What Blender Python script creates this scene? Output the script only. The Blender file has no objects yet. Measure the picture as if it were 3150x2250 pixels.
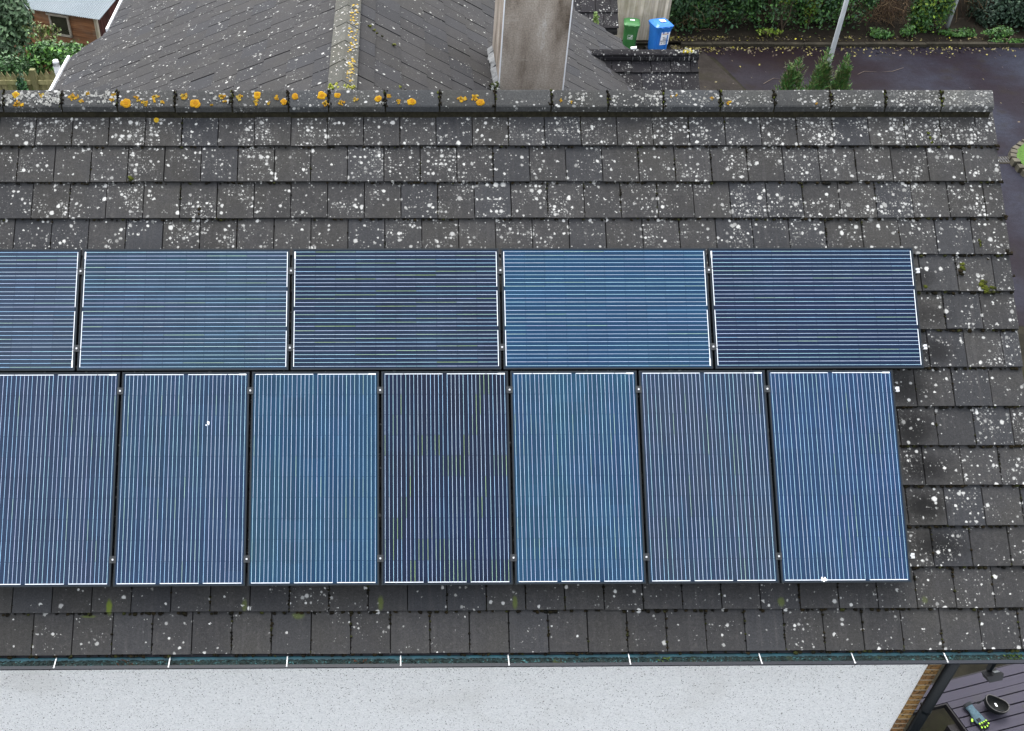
import bpy, bmesh, math, random
from mathutils import Vector, Matrix
R = math.radians
rnd = random.Random(7)
sc = bpy.context.scene
col = sc.collection

# ---------------------------------------------------------------- camera
W_, H_, F_ = 3150.0, 2250.0, 3236.0
CX, CY = 1245.26, 1237.45
TH, YAW, ROLL, AL = R(41.777), R(.911), R(.412), R(37.839)
fw = Vector((math.sin(YAW)*math.cos(TH), math.cos(YAW)*math.cos(TH), -math.sin(TH)))
rt = Vector((math.cos(YAW), -math.sin(YAW), 0)); up = rt.cross(fw)
r2 = rt*math.cos(ROLL)+up*math.sin(ROLL); u2 = -rt*math.sin(ROLL)+up*math.cos(ROLL)
cam = bpy.data.cameras.new('camera'); co = bpy.data.objects.new('camera', cam); col.objects.link(co)
co.matrix_world = Matrix((( r2.x, u2.x, -fw.x, -.876), (r2.y, u2.y, -fw.y, -7.1048), (r2.z, u2.z, -fw.z, 4.6977), (0, 0, 0, 1)))
cam.sensor_fit = 'HORIZONTAL'; cam.sensor_width = 36.0; cam.lens = 36.0*F_/W_
cam.shift_x = (W_/2-CX)/W_; cam.shift_y = -(H_/2-CY)/W_
cam.clip_start = .1; cam.clip_end = 500
sc.camera = co

# ---------------------------------------------------------------- sky, sun, exposure
SUN_EL, SUN_AZ = R(62), R(352)          # azimuth measured clockwise from +Y
w = bpy.data.worlds.new("World"); sc.world = w; w.use_nodes = True
wn = w.node_tree; bg = wn.nodes['Background']
sky = wn.nodes.new('ShaderNodeTexSky'); sky.sky_type = 'NISHITA'; sky.sun_disc = False
sky.sun_elevation = SUN_EL; sky.sun_rotation = SUN_AZ; sky.dust_density = 4.0; sky.air_density = 1.2; sky.ozone_density = 1.0
hs = wn.nodes.new('ShaderNodeHueSaturation'); hs.inputs['Saturation'].default_value = .3   # overcast: greyer than clear sky
wn.links.new(sky.outputs[0], hs.inputs['Color']); wn.links.new(hs.outputs[0], bg.inputs[0]); bg.inputs[1].default_value = .15
sl = bpy.data.lights.new('sun', 'SUN'); sl.energy = 0.5; sl.angle = R(30); sl.color = (1, .97, .93)
so = bpy.data.objects.new('sun', sl); col.objects.link(so)
sd = Vector((math.sin(SUN_AZ)*math.cos(SUN_EL), math.cos(SUN_AZ)*math.cos(SUN_EL), math.sin(SUN_EL)))
so.rotation_euler = (-sd).to_track_quat('-Z', 'Y').to_euler(); so.location = (0, -10, 20)
sc.view_settings.view_transform = 'Standard'; sc.view_settings.look = 'None'
sc.view_settings.exposure = 1.97; sc.view_settings.gamma = 1

# ---------------------------------------------------------------- helpers
class MB:
    """collects faces; each face carries a colour"""
    def __init__(s): s.v = []; s.f = []; s.c = []
    def poly(s, pts, c=(1, 1, 1)):
        n = len(s.v); s.v += [tuple(p) for p in pts]; s.f.append(tuple(range(n, n+len(pts)))); s.c.append(c)
    def box(s, a, b, c=(1, 1, 1), m=None):
        x0, y0, z0 = a; x1, y1, z1 = b
        P = [(x0, y0, z0), (x1, y0, z0), (x1, y1, z0), (x0, y1, z0), (x0, y0, z1), (x1, y0, z1), (x1, y1, z1), (x0, y1, z1)]
        s.hexa(P, c, m)
    def hexa(s, P, c=(1, 1, 1), m=None):
        if m: P = [m @ Vector(p) for p in P]
        n = len(s.v); s.v += [tuple(p) for p in P]
        for q in ((0, 3, 2, 1), (4, 5, 6, 7), (0, 1, 5, 4), (1, 2, 6, 5), (2, 3, 7, 6), (3, 0, 4, 7)):
            s.f.append(tuple(n+i for i in q)); s.c.append(c)
    def tube(s, pts, rad, seg=8, c=(1, 1, 1), cap=True):
        pts = [Vector(p) for p in pts]
        if not isinstance(rad, (list, tuple)): rad = [rad]*len(pts)
        n0 = len(s.v); ref = None
        for i, p in enumerate(pts):
            t = (pts[min(i+1, len(pts)-1)]-pts[max(i-1, 0)]).normalized()
            if ref is None: ref = Vector((1, 0, 0)) if abs(t.x) < .9 else Vector((0, 1, 0))
            a = t.cross(ref).normalized(); b = t.cross(a).normalized()
            for k in range(seg):
                th = 2*math.pi*k/seg; s.v.append(tuple(p+(a*math.cos(th)+b*math.sin(th))*rad[i]))
        for i in range(len(pts)-1):
            for k in range(seg):
                k2 = (k+1) % seg
                s.f.append((n0+i*seg+k, n0+i*seg+k2, n0+(i+1)*seg+k2, n0+(i+1)*seg+k)); s.c.append(c)
        if cap:
            s.f.append(tuple(n0+k for k in range(seg))[::-1]); s.c.append(c)
            e = n0+(len(pts)-1)*seg; s.f.append(tuple(e+k for k in range(seg))); s.c.append(c)
    def prism(s, prof, axis0, axis1, c=(1, 1, 1), caps=True):
        """prof: list of 3D offsets, swept from axis0 to axis1 (closed profile)"""
        a = Vector(axis0); b = Vector(axis1); n = len(s.v); k = len(prof)
        s.v += [tuple(a+Vector(p)) for p in prof]+[tuple(b+Vector(p)) for p in prof]
        for i in range(k):
            j = (i+1) % k; s.f.append((n+i, n+j, n+k+j, n+k+i)); s.c.append(c)
        if caps:
            s.f.append(tuple(n+i for i in range(k))[::-1]); s.c.append(c); s.f.append(tuple(n+k+i for i in range(k))); s.c.append(c)
    def blob(s, ctr, r, c=(1, 1, 1), sq=(1, 1, 1), jit=.25, rg=rnd):
        ph = (1+5**.5)/2
        V = [(-1, ph, 0), (1, ph, 0), (-1, -ph, 0), (1, -ph, 0), (0, -1, ph), (0, 1, ph), (0, -1, -ph), (0, 1, -ph), (ph, 0, -1), (ph, 0, 1), (-ph, 0, -1), (-ph, 0, 1)]
        Fs = [(0, 11, 5), (0, 5, 1), (0, 1, 7), (0, 7, 10), (0, 10, 11), (1, 5, 9), (5, 11, 4), (11, 10, 2), (10, 7, 6), (7, 1, 8), (3, 9, 4), (3, 4, 2), (3, 2, 6), (3, 6, 8), (3, 8, 9), (4, 9, 5), (2, 4, 11), (6, 2, 10), (8, 6, 7), (9, 8, 1)]
        n = len(s.v)
        for q in V:
            k = r/1.9*(1+rg.uniform(-jit, jit)); s.v.append((ctr[0]+q[0]*k*sq[0], ctr[1]+q[1]*k*sq[1], ctr[2]+q[2]*k*sq[2]))
        for t in Fs: s.f.append(tuple(n+i for i in t)); s.c.append(c)

def wpos(o):
    p = Vector((0, 0, 0))
    while o is not None: p += Vector(o.location); o = o.parent
    return p
def obj(name, mb, mats, parent=None, mtx=None, smooth=False, local=False, loc=None):
    """one mesh object. World coordinates by default (moved into the parent's frame); mtx = own local frame; local = already in the parent's frame"""
    V = mb.v
    if mtx is None and not local:
        base = wpos(parent) if parent else Vector(loc or (0, 0, 0))
        V = [(x-base.x, y-base.y, z-base.z) for x, y, z in V]
    me = bpy.data.meshes.new(name); me.from_pydata(V, [], mb.f)
    ca = me.color_attributes.new('tint', 'FLOAT_COLOR', 'CORNER')
    buf = []
    for f, c in zip(mb.f, mb.c): buf += ([c[0], c[1], c[2], 1.0])*len(f)
    ca.data.foreach_set('color', buf)
    if smooth: me.polygons.foreach_set('use_smooth', [True]*len(me.polygons))
    me.materials.append(mats); me.update()
    o = bpy.data.objects.new(name, me); col.objects.link(o)
    if parent: o.parent = parent
    if mtx is not None: o.matrix_local = (Matrix.Translation(-wpos(parent)) if parent else Matrix()) @ mtx
    elif loc and not parent: o.location = loc
    return o
def tag(o, label=None, cat=None, group=None, kind=None):
    if label: o['label'] = label
    if cat: o['category'] = cat
    if group: o['group'] = group
    if kind: o['kind'] = kind
    return o
def thing(name, label, cat, loc, group=None, mtx=None):
    o = bpy.data.objects.new(name, None); col.objects.link(o); o.empty_display_size = .2
    if mtx is not None: o.matrix_world = mtx
    else: o.location = loc
    return tag(o, label, cat, group)
def bisect(o, pt, nrm):
    """remove what lies on the side nrm points to (local coordinates)"""
    bm = bmesh.new(); bm.from_mesh(o.data)
    bmesh.ops.bisect_plane(bm, geom=bm.verts[:]+bm.edges[:]+bm.faces[:], plane_co=Vector(pt), plane_no=Vector(nrm), clear_outer=True)
    bm.to_mesh(o.data); bm.free()

# ---------------------------------------------------------------- node helpers
class N:
    def __init__(s, name, rough=.6, spec=.5):
        s.m = bpy.data.materials.new(name); s.m.use_nodes = True; s.t = s.m.node_tree
        s.b = s.t.nodes['Principled BSDF']; s.b.inputs['Roughness'].default_value = rough
        s.b.inputs['Specular IOR Level'].default_value = spec
        s.tc = s.t.nodes.new('ShaderNodeTexCoord'); s.co = s.tc.outputs['Object']
    def n(s, ty, **kw):
        x = s.t.nodes.new(ty)
        for k, v in kw.items(): setattr(x, k, v)
        return x
    def link(s, a, b):
        if hasattr(a, 'is_output'): s.t.links.new(a, b)
        else: b.default_value = a
    def math(s, op, a, b=0.0, c=None):
        x = s.n('ShaderNodeMath', operation=op); s.link(a, x.inputs[0]); s.link(b, x.inputs[1])
        if c is not None: s.link(c, x.inputs[2])
        return x.outputs[0]
    def noise(s, scale, detail=3, rough=.55, vec=None, dim='3D'):
        x = s.n('ShaderNodeTexNoise', noise_dimensions=dim); s.link(vec or s.co, x.inputs['Vector'])
        x.inputs['Scale'].default_value = scale; x.inputs['Detail'].default_value = detail; x.inputs['Roughness'].default_value = rough
        return x.outputs['Fac'], x.outputs['Color']
    def ramp(s, fac, stops, interp='LINEAR'):
        x = s.n('ShaderNodeValToRGB'); s.link(fac, x.inputs[0]); cr = x.color_ramp; cr.interpolation = interp
        while len(cr.elements) < len(stops): cr.elements.new(.5)
        for e, (p, c) in zip(cr.elements, stops):
            e.position = p; e.color = (c[0], c[1], c[2], 1) if isinstance(c, (tuple, list)) else (c, c, c, 1)
        return x.outputs[0]
    def step(s, v, lo, hi):
        x = s.n('ShaderNodeMapRange', interpolation_type='SMOOTHSTEP'); s.link(v, x.inputs[0])
        s.link(lo, x.inputs[1]); s.link(hi, x.inputs[2]); x.inputs[3].default_value = 0; x.inputs[4].default_value = 1
        return x.outputs[0]
    def mix(s, f, a, b, mode='MIX'):
        x = s.n('ShaderNodeMix', data_type='RGBA', blend_type=mode); s.link(f, x.inputs[0])
        for q, i in ((a, 6), (b, 7)):
            if isinstance(q, (tuple, list)): x.inputs[i].default_value = (q[0], q[1], q[2], 1)
            else: s.link(q, x.inputs[i])
        return x.outputs[2]
    def attr(s):
        a = s.n('ShaderNodeAttribute', attribute_name='tint'); sp = s.n('ShaderNodeSeparateColor'); s.link(a.outputs['Color'], sp.inputs[0])
        return a.outputs['Color'], sp.outputs[0], sp.outputs[1], sp.outputs[2]
    def xyz(s):
        a = s.n('ShaderNodeSeparateXYZ'); s.link(s.co, a.inputs[0]); return a.outputs
    def vscale(s, v):
        a = s.n('ShaderNodeVectorMath', operation='MULTIPLY'); s.link(s.co, a.inputs[0]); a.inputs[1].default_value = v; return a.outputs[0]
    def base(s, c):
        if isinstance(c, (tuple, list)): s.b.inputs['Base Color'].default_value = (c[0], c[1], c[2], 1)
        else: s.link(c, s.b.inputs['Base Color'])
    def bump(s, h, strength=.3, dist=.01):
        x = s.n('ShaderNodeBump'); s.link(h, x.inputs['Height']); x.inputs['Strength'].default_value = strength; x.inputs['Distance'].default_value = dist
        s.link(x.outputs[0], s.b.inputs['Normal'])
    def spots(s, scale, rmax, dens, vec, power=1.6):
        """round growths: one per voronoi cell, radius and presence random; returns mask, random"""
        v = s.n('ShaderNodeTexVoronoi', voronoi_dimensions='2D', feature='F1'); s.link(vec, v.inputs['Vector']); v.inputs['Scale'].default_value = scale
        v.inputs['Randomness'].default_value = .95
        sp = s.n('ShaderNodeSeparateColor'); s.link(v.outputs['Color'], sp.inputs[0])
        rr = s.math('MULTIPLY', s.math('ADD', s.math('POWER', sp.outputs[0], power), .22), rmax)
        gate = s.math('LESS_THAN', sp.outputs[1], dens)
        m = s.math('SUBTRACT', 1.0, s.step(v.outputs['Distance'], s.math('MULTIPLY', rr, .5), s.math('MULTIPLY', rr, 1.08)))
        return s.math('MULTIPLY', m, gate), sp.outputs[2]

def simple(name, c, rough=.6, spec=.5, var=.15, scale=8, metal=0, bump=0, bscale=60):
    a = N(name, rough, spec); f, _ = a.noise(scale, 4)
    k = a.ramp(f, [(.25, tuple(x*(1-var) for x in c)), (.75, tuple(min(1, x*(1+var)) for x in c))]); a.base(k)
    a.b.inputs['Metallic'].default_value = metal
    if bump: g, _ = a.noise(bscale, 3); a.bump(g, bump, .01)
    return a.m
def tinted(name, rough=.7, spec=.3, grain=0, gscale=40, trans=0):
    a = N(name, rough, spec); c, *_ = a.attr()
    if grain:
        f, _ = a.noise(gscale, 3); c = a.mix(1.0, c, a.ramp(f, [(.3, 1-grain), (.7, 1+grain)]), 'MULTIPLY')
    a.base(c)
    return a.m

def tile_mat(name, base=(.0265, .0263, .0268), dens=1.0, white=(.35, .35, .335), stains=(), smoky=(), streak=.35, big=1.0, fold=False):
    a = N(name, .85, .2); _, br, dg, rn = a.attr()
    n1, nc = a.noise(26, 4, .65); n2, _ = a.noise(1.7, 3); n3, _ = a.noise(220, 2)
    n4, _ = a.noise(7, 4, .6)
    c = a.mix(n4, tuple(x*.74 for x in base), tuple(x*1.28 for x in base))
    c = a.mix(a.step(n2, .42, .68), c, (base[0]*1.08, base[1]*1.06, base[2]*.98))            # brownish areas
    c = a.mix(a.step(n1, .52, .75), c, (base[0]*1.6, base[1]*1.55, base[2]*1.45))            # dusty film
    c = a.mix(a.step(rn, .6, 1.0), c, (base[0]*.93, base[1]*.98, base[2]*1.06))
    sv = a.vscale((26, 1.6, 1)); s1, _ = a.noise(1, 3, .5, sv)
    c = a.mix(a.math('MULTIPLY', a.step(s1, .5, .72), streak), c, (base[0]*1.75, base[1]*1.7, base[2]*1.65))   # run-off streaks
    bm = a.n('ShaderNodeVectorMath', operation='SCALE'); a.link(c, bm.inputs[0]); a.link(br, bm.inputs['Scale']); c = bm.outputs[0]
    n5, _ = a.noise(75, 4, .75); g = a.math('MULTIPLY', a.math('MULTIPLY_ADD', n3, 1.3, .35), a.math('MULTIPLY_ADD', n5, 1.5, .25)); gm = a.n('ShaderNodeVectorMath', operation='SCALE'); a.link(c, gm.inputs[0]); a.link(g, gm.inputs['Scale']); c = gm.outputs[0]
    X = a.xyz()
    def ell(u, v, ru, rv, soft):
        du = a.math('DIVIDE', a.math('SUBTRACT', X[0], u), ru); dv = a.math('DIVIDE', a.math('SUBTRACT', X[1], -v), rv)
        d = a.math('SQRT', a.math('ADD', a.math('MULTIPLY', du, du), a.math('MULTIPLY', dv, dv)))
        d = a.math('ADD', d, a.math('MULTIPLY', a.math('SUBTRACT', n1, .5), .7))
        return a.math('SUBTRACT', 1.0, a.step(d, 1-soft, 1+soft*.4))
    for (u, v, ru, rv, k) in smoky: c = a.mix(a.math('MULTIPLY', ell(u, v, ru, rv, .8), k), c, (.003, .003, .003))
    # lichens
    dv = a.n('ShaderNodeVectorMath', operation='MULTIPLY_ADD'); _, ncol = a.noise(55, 3, .6)
    a.link(ncol, dv.inputs[0]); dv.inputs[1].default_value = (.021, .021, 0); a.link(a.co, dv.inputs[2]); vec = dv.outputs[0]
    if fold:
        xx_ = a.n('ShaderNodeSeparateXYZ'); a.link(vec, xx_.inputs[0]); cb_ = a.n('ShaderNodeCombineXYZ'); a.link(xx_.outputs[0], cb_.inputs[0]); a.link(a.math('ADD', xx_.outputs[1], xx_.outputs[2]), cb_.inputs[1]); vec = cb_.outputs[0]
    cl, _ = a.noise(4.2, 3, .6, a.vscale((1, 1, 0))); clump = a.step(cl, .33, .72)
    D = a.math('MULTIPLY', a.math('MULTIPLY', clump, dg), dens)
    mt_, _ = a.noise(38, 5, .72, a.vscale((1, 1, 0))); c = a.mix(a.math('MULTIPLY', a.math('MULTIPLY', a.step(mt_, .52, .66), a.step(D, .1, .9)), .5), c, tuple(x*.34 for x in white))   # thin grey crust
    for scale, rm, k, wht, op in ((85, .42, .26, .6, .65), (46, .38, .46, .85, .85), (27, .4, .52, 1.08, .97), (16.5, .33, .34*big, 1.15, .95)):
        m, r = a.spots(scale, rm, a.math('MULTIPLY', D, k), vec)
        wc = a.mix(r, tuple(x*.36*wht for x in white), tuple(x*1.12*wht for x in white))
        c = a.mix(a.math('MULTIPLY', m, op), c, wc)
    for (u, v, ru, rv, k) in stains: c = a.mix(a.math('MULTIPLY', ell(u, v, ru, rv, .55), k), c, (.085, .115, .010))
    a.base(c); a.bump(a.math('ADD', n1, a.math('MULTIPLY', n3, .6)), .35, .006)
    return a.m

def pebble():
    a = N('pebble_dash', .9, .3)
    v = a.n('ShaderNodeTexVoronoi', feature='F1'); a.link(a.co, v.inputs['Vector']); v.inputs['Scale'].default_value = 115
    sp = a.n('ShaderNodeSeparateColor'); a.link(v.outputs['Color'], sp.inputs[0])
    c = a.ramp(sp.outputs[0], [(0, (.76, .76, .755)), (.5, (.9, .895, .88)), (1, (.97, .965, .95))])
    n, _ = a.noise(85, 4, .8); c = a.mix(a.math('MULTIPLY', a.step(n, .56, .65), .6), c, (.33, .34, .33))
    n0, _ = a.noise(230, 2, .6); c = a.mix(a.math('MULTIPLY', a.step(n0, .57, .72), .4), c, (.28, .28, .27))
    n2, _ = a.noise(1.3, 3); c = a.mix(a.math('MULTIPLY', a.step(n2, .5, .8), .35), c, (.62, .6, .56))
    k = a.math('MULTIPLY', a.math('LESS_THAN', sp.outputs[1], .03), 1.0); c = a.mix(k, c, (.16, .15, .14))
    a.base(c); a.bump(v.outputs['Distance'], .55, .008); return a.m

def render_mat():
    a = N('chimney_render', .9, .25)
    sv = a.vscale((3.0, 3.0, 1.1)); s, _ = a.noise(1, 5, .6, sv); n, _ = a.noise(60, 4, .7); p, _ = a.noise(170, 2, .6)
    c = a.ramp(s, [(.36, (.125, .098, .073)), (.48, (.29, .245, .20)), (.62, (.40, .35, .295)), (.74, (.58, .565, .54))])
    c = a.mix(.62, c, a.mix(1.0, c, a.ramp(n, [(.3, .45), (.7, 1.5)]), 'MULTIPLY'))
    h, _ = a.noise(1, 4, .6, a.vscale((3, 3, 26))); c = a.mix(a.math('MULTIPLY', a.step(h, .62, .7), .45), c, (.40, .36, .31))
    a.base(c); a.bump(p, .5, .008); return a.m

def wood_mat(name, c1, c2, green=(.1, .12, .04), gf=.25, axis=(14, 14, .7), rough=.8):
    a = N(name, rough, .3); _, br, g_, r_ = a.attr(); s, _ = a.noise(1, 4, .6, a.vscale(axis)); n, _ = a.noise(3, 3)
    c = a.ramp(s, [(.3, c1), (.7, c2)]); c = a.mix(a.math('MULTIPLY', a.step(n, .45, .7), gf), c, green)
    bm = a.n('ShaderNodeVectorMath', operation='SCALE'); a.link(c, bm.inputs[0]); a.link(br, bm.inputs['Scale']); a.base(bm.outputs[0])
    f, _ = a.noise(40, 3); a.bump(f, .2, .004); return a.m

def asphalt(name, lo, hi, rough=(.35, .75), moss=None, scale=.35, grad=None):
    a = N(name, .6, .04); n, _ = a.noise(scale, 5, .6); g, _ = a.noise(90, 3, .7); g2, _ = a.noise(9, 4, .6)
    c = a.mix(a.step(n, .35, .65), lo, hi)
    c = a.mix(1.0, c, a.ramp(g, [(.3, .55), (.7, 1.55)]), 'MULTIPLY'); c = a.mix(1.0, c, a.ramp(g2, [(.3, .8), (.7, 1.2)]), 'MULTIPLY')
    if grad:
        X = a.xyz(); t_ = a.step(a.math('ADD', X[0], a.math('MULTIPLY', a.math('SUBTRACT', n, .5), 5.0)), 10.5, 15.5); c = a.mix(t_, c, a.mix(1.0, c, grad, 'MULTIPLY'))  # wet sky reflection painted into the colour, bluer and lighter towards +X
    if moss: m, _ = a.noise(1.1, 5, .7); c = a.mix(a.math('MULTIPLY', a.step(m, .5, .7), moss[1]), c, moss[0])
    a.base(c); a.link(a.math('MULTIPLY_ADD', n, rough[1]-rough[0], rough[0]), a.b.inputs['Roughness'])
    a.bump(g, .3, .004); return a.m

def cells_mat(name, c, c2=None, cloud=.25, scale=1.2, off=0.0):
    """dark blue photovoltaic cells behind glass, with this panel's own tint"""
    a = N(name, .2, .16); c2 = c2 or tuple(x*.6 for x in c)
    X = a.xyz()
    mp = a.n('ShaderNodeVectorMath', operation='ADD'); a.link(a.co, mp.inputs[0]); mp.inputs[1].default_value = (off, off*1.7, off)
    n, _ = a.noise(scale, 3, .5, mp.outputs[0]); f, _ = a.noise(260, 2, .6)
    k = a.mix(a.step(n, .5-cloud, .5+cloud), c, c2)
    # one tone per string of cells and per cell
    cellv = a.n('ShaderNodeVectorMath', operation='MULTIPLY'); a.link(mp.outputs[0], cellv.inputs[0]); cellv.inputs[1].default_value = (1/.1602, 1/.162, 0)
    fl = a.n('ShaderNodeVectorMath', operation='FLOOR'); a.link(cellv.outputs[0], fl.inputs[0])
    wn_ = a.n('ShaderNodeTexWhiteNoise', noise_dimensions='2D'); a.link(fl.outputs[0], wn_.inputs['Vector'])
    k = a.mix(1.0, k, a.ramp(wn_.outputs['Value'], [(0, .9), (1, 1.1)]), 'MULTIPLY')
    # string boundaries and cell boundaries: hairline of black backsheet
    def cut(x, o, pitch, wd):
        fr = a.math('FRACT', a.math('DIVIDE', a.math('SUBTRACT', x, o), pitch)); d = a.math('ABSOLUTE', a.math('SUBTRACT', fr, .5))
        return a.math('GREATER_THAN', d, .5-wd/pitch)
    lines = a.math('MAXIMUM', cut(X[0], -.801, .1602, .0016), cut(X[1], -.486, .162, .0022))
    k = a.mix(a.math('MULTIPLY', lines, .14), k, (.008, .013, .03))
    k = a.mix(1.0, k, a.ramp(f, [(.3, .86), (.7, 1.14)]), 'MULTIPLY')
    ds, _ = a.noise(34, 4, .75); k = a.mix(a.math('MULTIPLY', a.step(ds, .6, .8), .16), k, (.22, .25, .24))   # dust film
    # black margin
    mx = a.math('MAXIMUM', a.math('GREATER_THAN', a.math('ABSOLUTE', X[0]), .802), a.math('GREATER_THAN', a.math('ABSOLUTE', X[1]), .480))
    k = a.mix(a.math('MULTIPLY', mx, .55), k, (.018, .03, .042))
    sc_ = a.n('ShaderNodeVectorMath', operation='SCALE'); a.link(k, sc_.inputs[0]); sc_.inputs['Scale'].default_value = .385; a.base(sc_.outputs[0]); return a.m

# ---------------------------------------------------------------- materials
M = {}
GAPS = [-3.0052+1.012*k+.01 for k in range(7)]
M['tiles'] = tile_mat('concrete_tiles',
    stains=[(GAPS[0]-.05, 2.81, .024, .065, .8), (GAPS[1]-.03, 2.8, .022, .05, .35), (GAPS[2], 2.79, .024, .06, .4), (GAPS[3]+.02, 2.79, .022, .055, .45), (GAPS[5]+.05, 2.8, .03, .04, .4), (GAPS[6]+.15, 2.79, .026, .03, .25),
            (-3.2, 2.88, .06, .012, .4), (-1.6, 2.88, .05, .03, .4)],
    smoky=[(3.42, .2, .16, .1, .6), (3.5, .52, .17, .1, .5), (3.5, .82, .17, .12, .7), (3.28, 1.15, .2, .12, .5), (3.27, 1.45, .19, .14, .85), (3.32, 1.77, .23, .13, .85), (3.3, 2.07, .2, .14, .95), (3.38, 2.38, .26, .14, .85), (3.25, 1.6, .1, .3, .5)])
M['wing_tiles'] = tile_mat('wing_tiles', (.021, .0206, .0218), .32, streak=.1, big=1.0)
M['porch_tiles'] = tile_mat('porch_tiles', (.012, .0115, .0135), .8, streak=.1)
M['ridge'] = tile_mat('ridge_concrete', (.040, .041, .041), .8, streak=.0, fold=True)
M['hip_ridge'] = tile_mat('wing_ridge_concrete', (.052, .052, .045), .5, streak=.1)
M['mortar'] = simple('mossy_mortar', (.018, .016, .009), .95, .2, .5, 30, bump=.6)
M['underlay'] = simple('roof_underlay', (.012, .012, .012), .9, .2, .1)
M['moss'] = tinted('moss_clumps', .95, .1, .5, 120)
M['lichen'] = tinted('lichen_crust', .9, .2, .3, 140)
M['pebble'] = pebble()
M['frame'] = simple('anodised_frame', (.009, .0135, .0175), .5, .22, .15, 12)
M['rail'] = simple('mounting_rail', (.05, .05, .055), .5, .5, .1, metal=.5)
M['bus'] = tinted('busbar_ribbon', .35, .6)
M['clamp'] = simple('dark_clamp', (.022, .025, .027), .5, .3, .3, 30)
M['steel'] = simple('bright_steel', (.45, .46, .47), .4, .4, .15, 30)
M['gutter_out'] = simple('gutter_grey', (.0065, .009, .014), .5, .2, .15, 3)
M['gutter_in'] = simple('gutter_inside', (.004, .05, .064), .5, .5, .6, 9)
M['strap'] = simple('white_strap', (.42, .43, .43), .45, .5, .05)
a_ = N('gutter_debris', .9, .2); f1, _ = a_.noise(14, 5, .7); f2, _ = a_.noise(48, 4, .75)
c_ = a_.ramp(f1, [(.35, (.003, .005, .004)), (.52, (.008, .018, .018)), (.75, (.016, .009, .004))])
c_ = a_.mix(a_.math('MULTIPLY', a_.step(f2, .55, .68), a_.step(f1, .4, .6)), c_, (.05, .16, .17)); f3, _ = a_.noise(4, 3); c_ = a_.mix(a_.math('MULTIPLY', a_.step(f3, .6, .7), .7), c_, (.045, .06, .012))
a_.base(c_); a_.bump(f2, .8, .01); M['debris'] = a_.m
M['fascia'] = simple('fascia_dark', (.03, .03, .035), .6, .4)
M['white_pvc'] = simple('white_pvc', (.78, .79, .8), .4, .5, .06, 6)
a_ = N('brick_quoin', .85, .3); X_ = a_.xyz(); fr = a_.math('FRACT', a_.math('DIVIDE', X_[2], .075)); mj = a_.math('LESS_THAN', fr, .13)
fl_ = a_.math('FLOOR', a_.math('DIVIDE', X_[2], .075)); wn1 = a_.n('ShaderNodeTexWhiteNoise', noise_dimensions='1D'); a_.link(fl_, wn1.inputs['W'])
bn, _ = a_.noise(35, 4, .7); c_ = a_.ramp(wn1.outputs['Value'], [(0, (.34, .19, .06)), (.5, (.22, .11, .045)), (1, (.40, .24, .075))])
c_ = a_.mix(a_.step(bn, .48, .62), c_, (.06, .04, .02)); c_ = a_.mix(mj, c_, (.42, .37, .28)); a_.base(c_); a_.bump(bn, .4, .01); M['brick'] = a_.m
M['pipe'] = simple('black_downpipe', (.0035, .0055, .0075), .4, .3, .2, 5)
M['chimney'] = render_mat()
M['lead'] = simple('lead_flashing', (.075, .08, .082), .5, .5, .4, 12, bump=.8, bscale=25)
M['fence_old'] = wood_mat('weathered_boards', (.30, .26, .19), (.55, .49, .40), (.14, .15, .06), .3)
M['fence_new'] = wood_mat('green_treated_boards', (.14, .13, .055), (.27, .24, .12), (.09, .12, .03), .5)
M['shed_wood'] = wood_mat('brown_cladding', (.12, .05, .022), (.27, .125, .055), (.2, .18, .14), .35, (2, 2, 26))
M['shed_dark'] = wood_mat('red_brown_panel', (.045, .014, .01), (.09, .03, .022), (.03, .02, .02), .3, (26, 26, .8))
M['tin'] = simple('corrugated_tin', (.15, .18, .198), .7, .5, .07, 1.5, metal=.0)
M['glass'] = simple('window_glass', (.03, .032, .02), .1, .7, .3, 5)
M['weathered'] = simple('window_timber', (.3, .27, .22), .8, .3, .2, 10)
M['bin_green'] = simple('green_plastic', (.030, .14, .035), .5, .45, .2, 4)
M['bin_blue'] = simple('blue_plastic', (.018, .15, .50), .45, .45, .1, 4)
M['black'] = simple('black_rubber', (.012, .012, .012), .6, .4, .1)
M['white'] = simple('white_sticker', (.78, .79, .8), .6, .3, .05)
M['ink'] = simple('sticker_ink', (.05, .06, .12), .6, .3, .05)
M['leaf'] = tinted('leaves', .55, .35, .25, 6)
M['bark'] = simple('bark', (.09, .065, .045), .9, .2, .3, 12)
M['twig'] = tinted('dry_twigs', .9, .2)
M['galv'] = simple('galvanised_pole', (.36, .38, .39), .5, .5, .15, 3, metal=.15)
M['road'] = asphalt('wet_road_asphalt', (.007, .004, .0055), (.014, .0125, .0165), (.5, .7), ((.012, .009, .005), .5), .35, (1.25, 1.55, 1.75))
M['drive'] = asphalt('drive_tarmac', (.014, .012, .0105), (.022, .019, .017), (.7, .85), ((.016, .015, .008), .5), 1.0)
M['yard'] = asphalt('mossy_concrete', (.009, .0085, .006), (.017, .0155, .011), (.7, .9), ((.016, .018, .007), .5), 2.0)
M['soil'] = simple('dark_soil', (.016, .013, .009), .95, .1, .4, 3, bump=.5)
M['kerb'] = simple('kerb_concrete', (.03, .026, .018), .9, .2, .5, 4, bump=.3)
M['stone'] = simple('kerb_stones', (.06, .055, .04), .9, .2, .45, 5, bump=.5)
M['grate'] = simple('cast_iron', (.02, .02, .022), .6, .5, .2)
a_ = N('composite_boards', .6, .12); sn, _ = a_.noise(1, 4, .6, a_.vscale((1.2, 30, 1))); pn, _ = a_.noise(4, 4, .65); gn, _ = a_.noise(150, 2)
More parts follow.
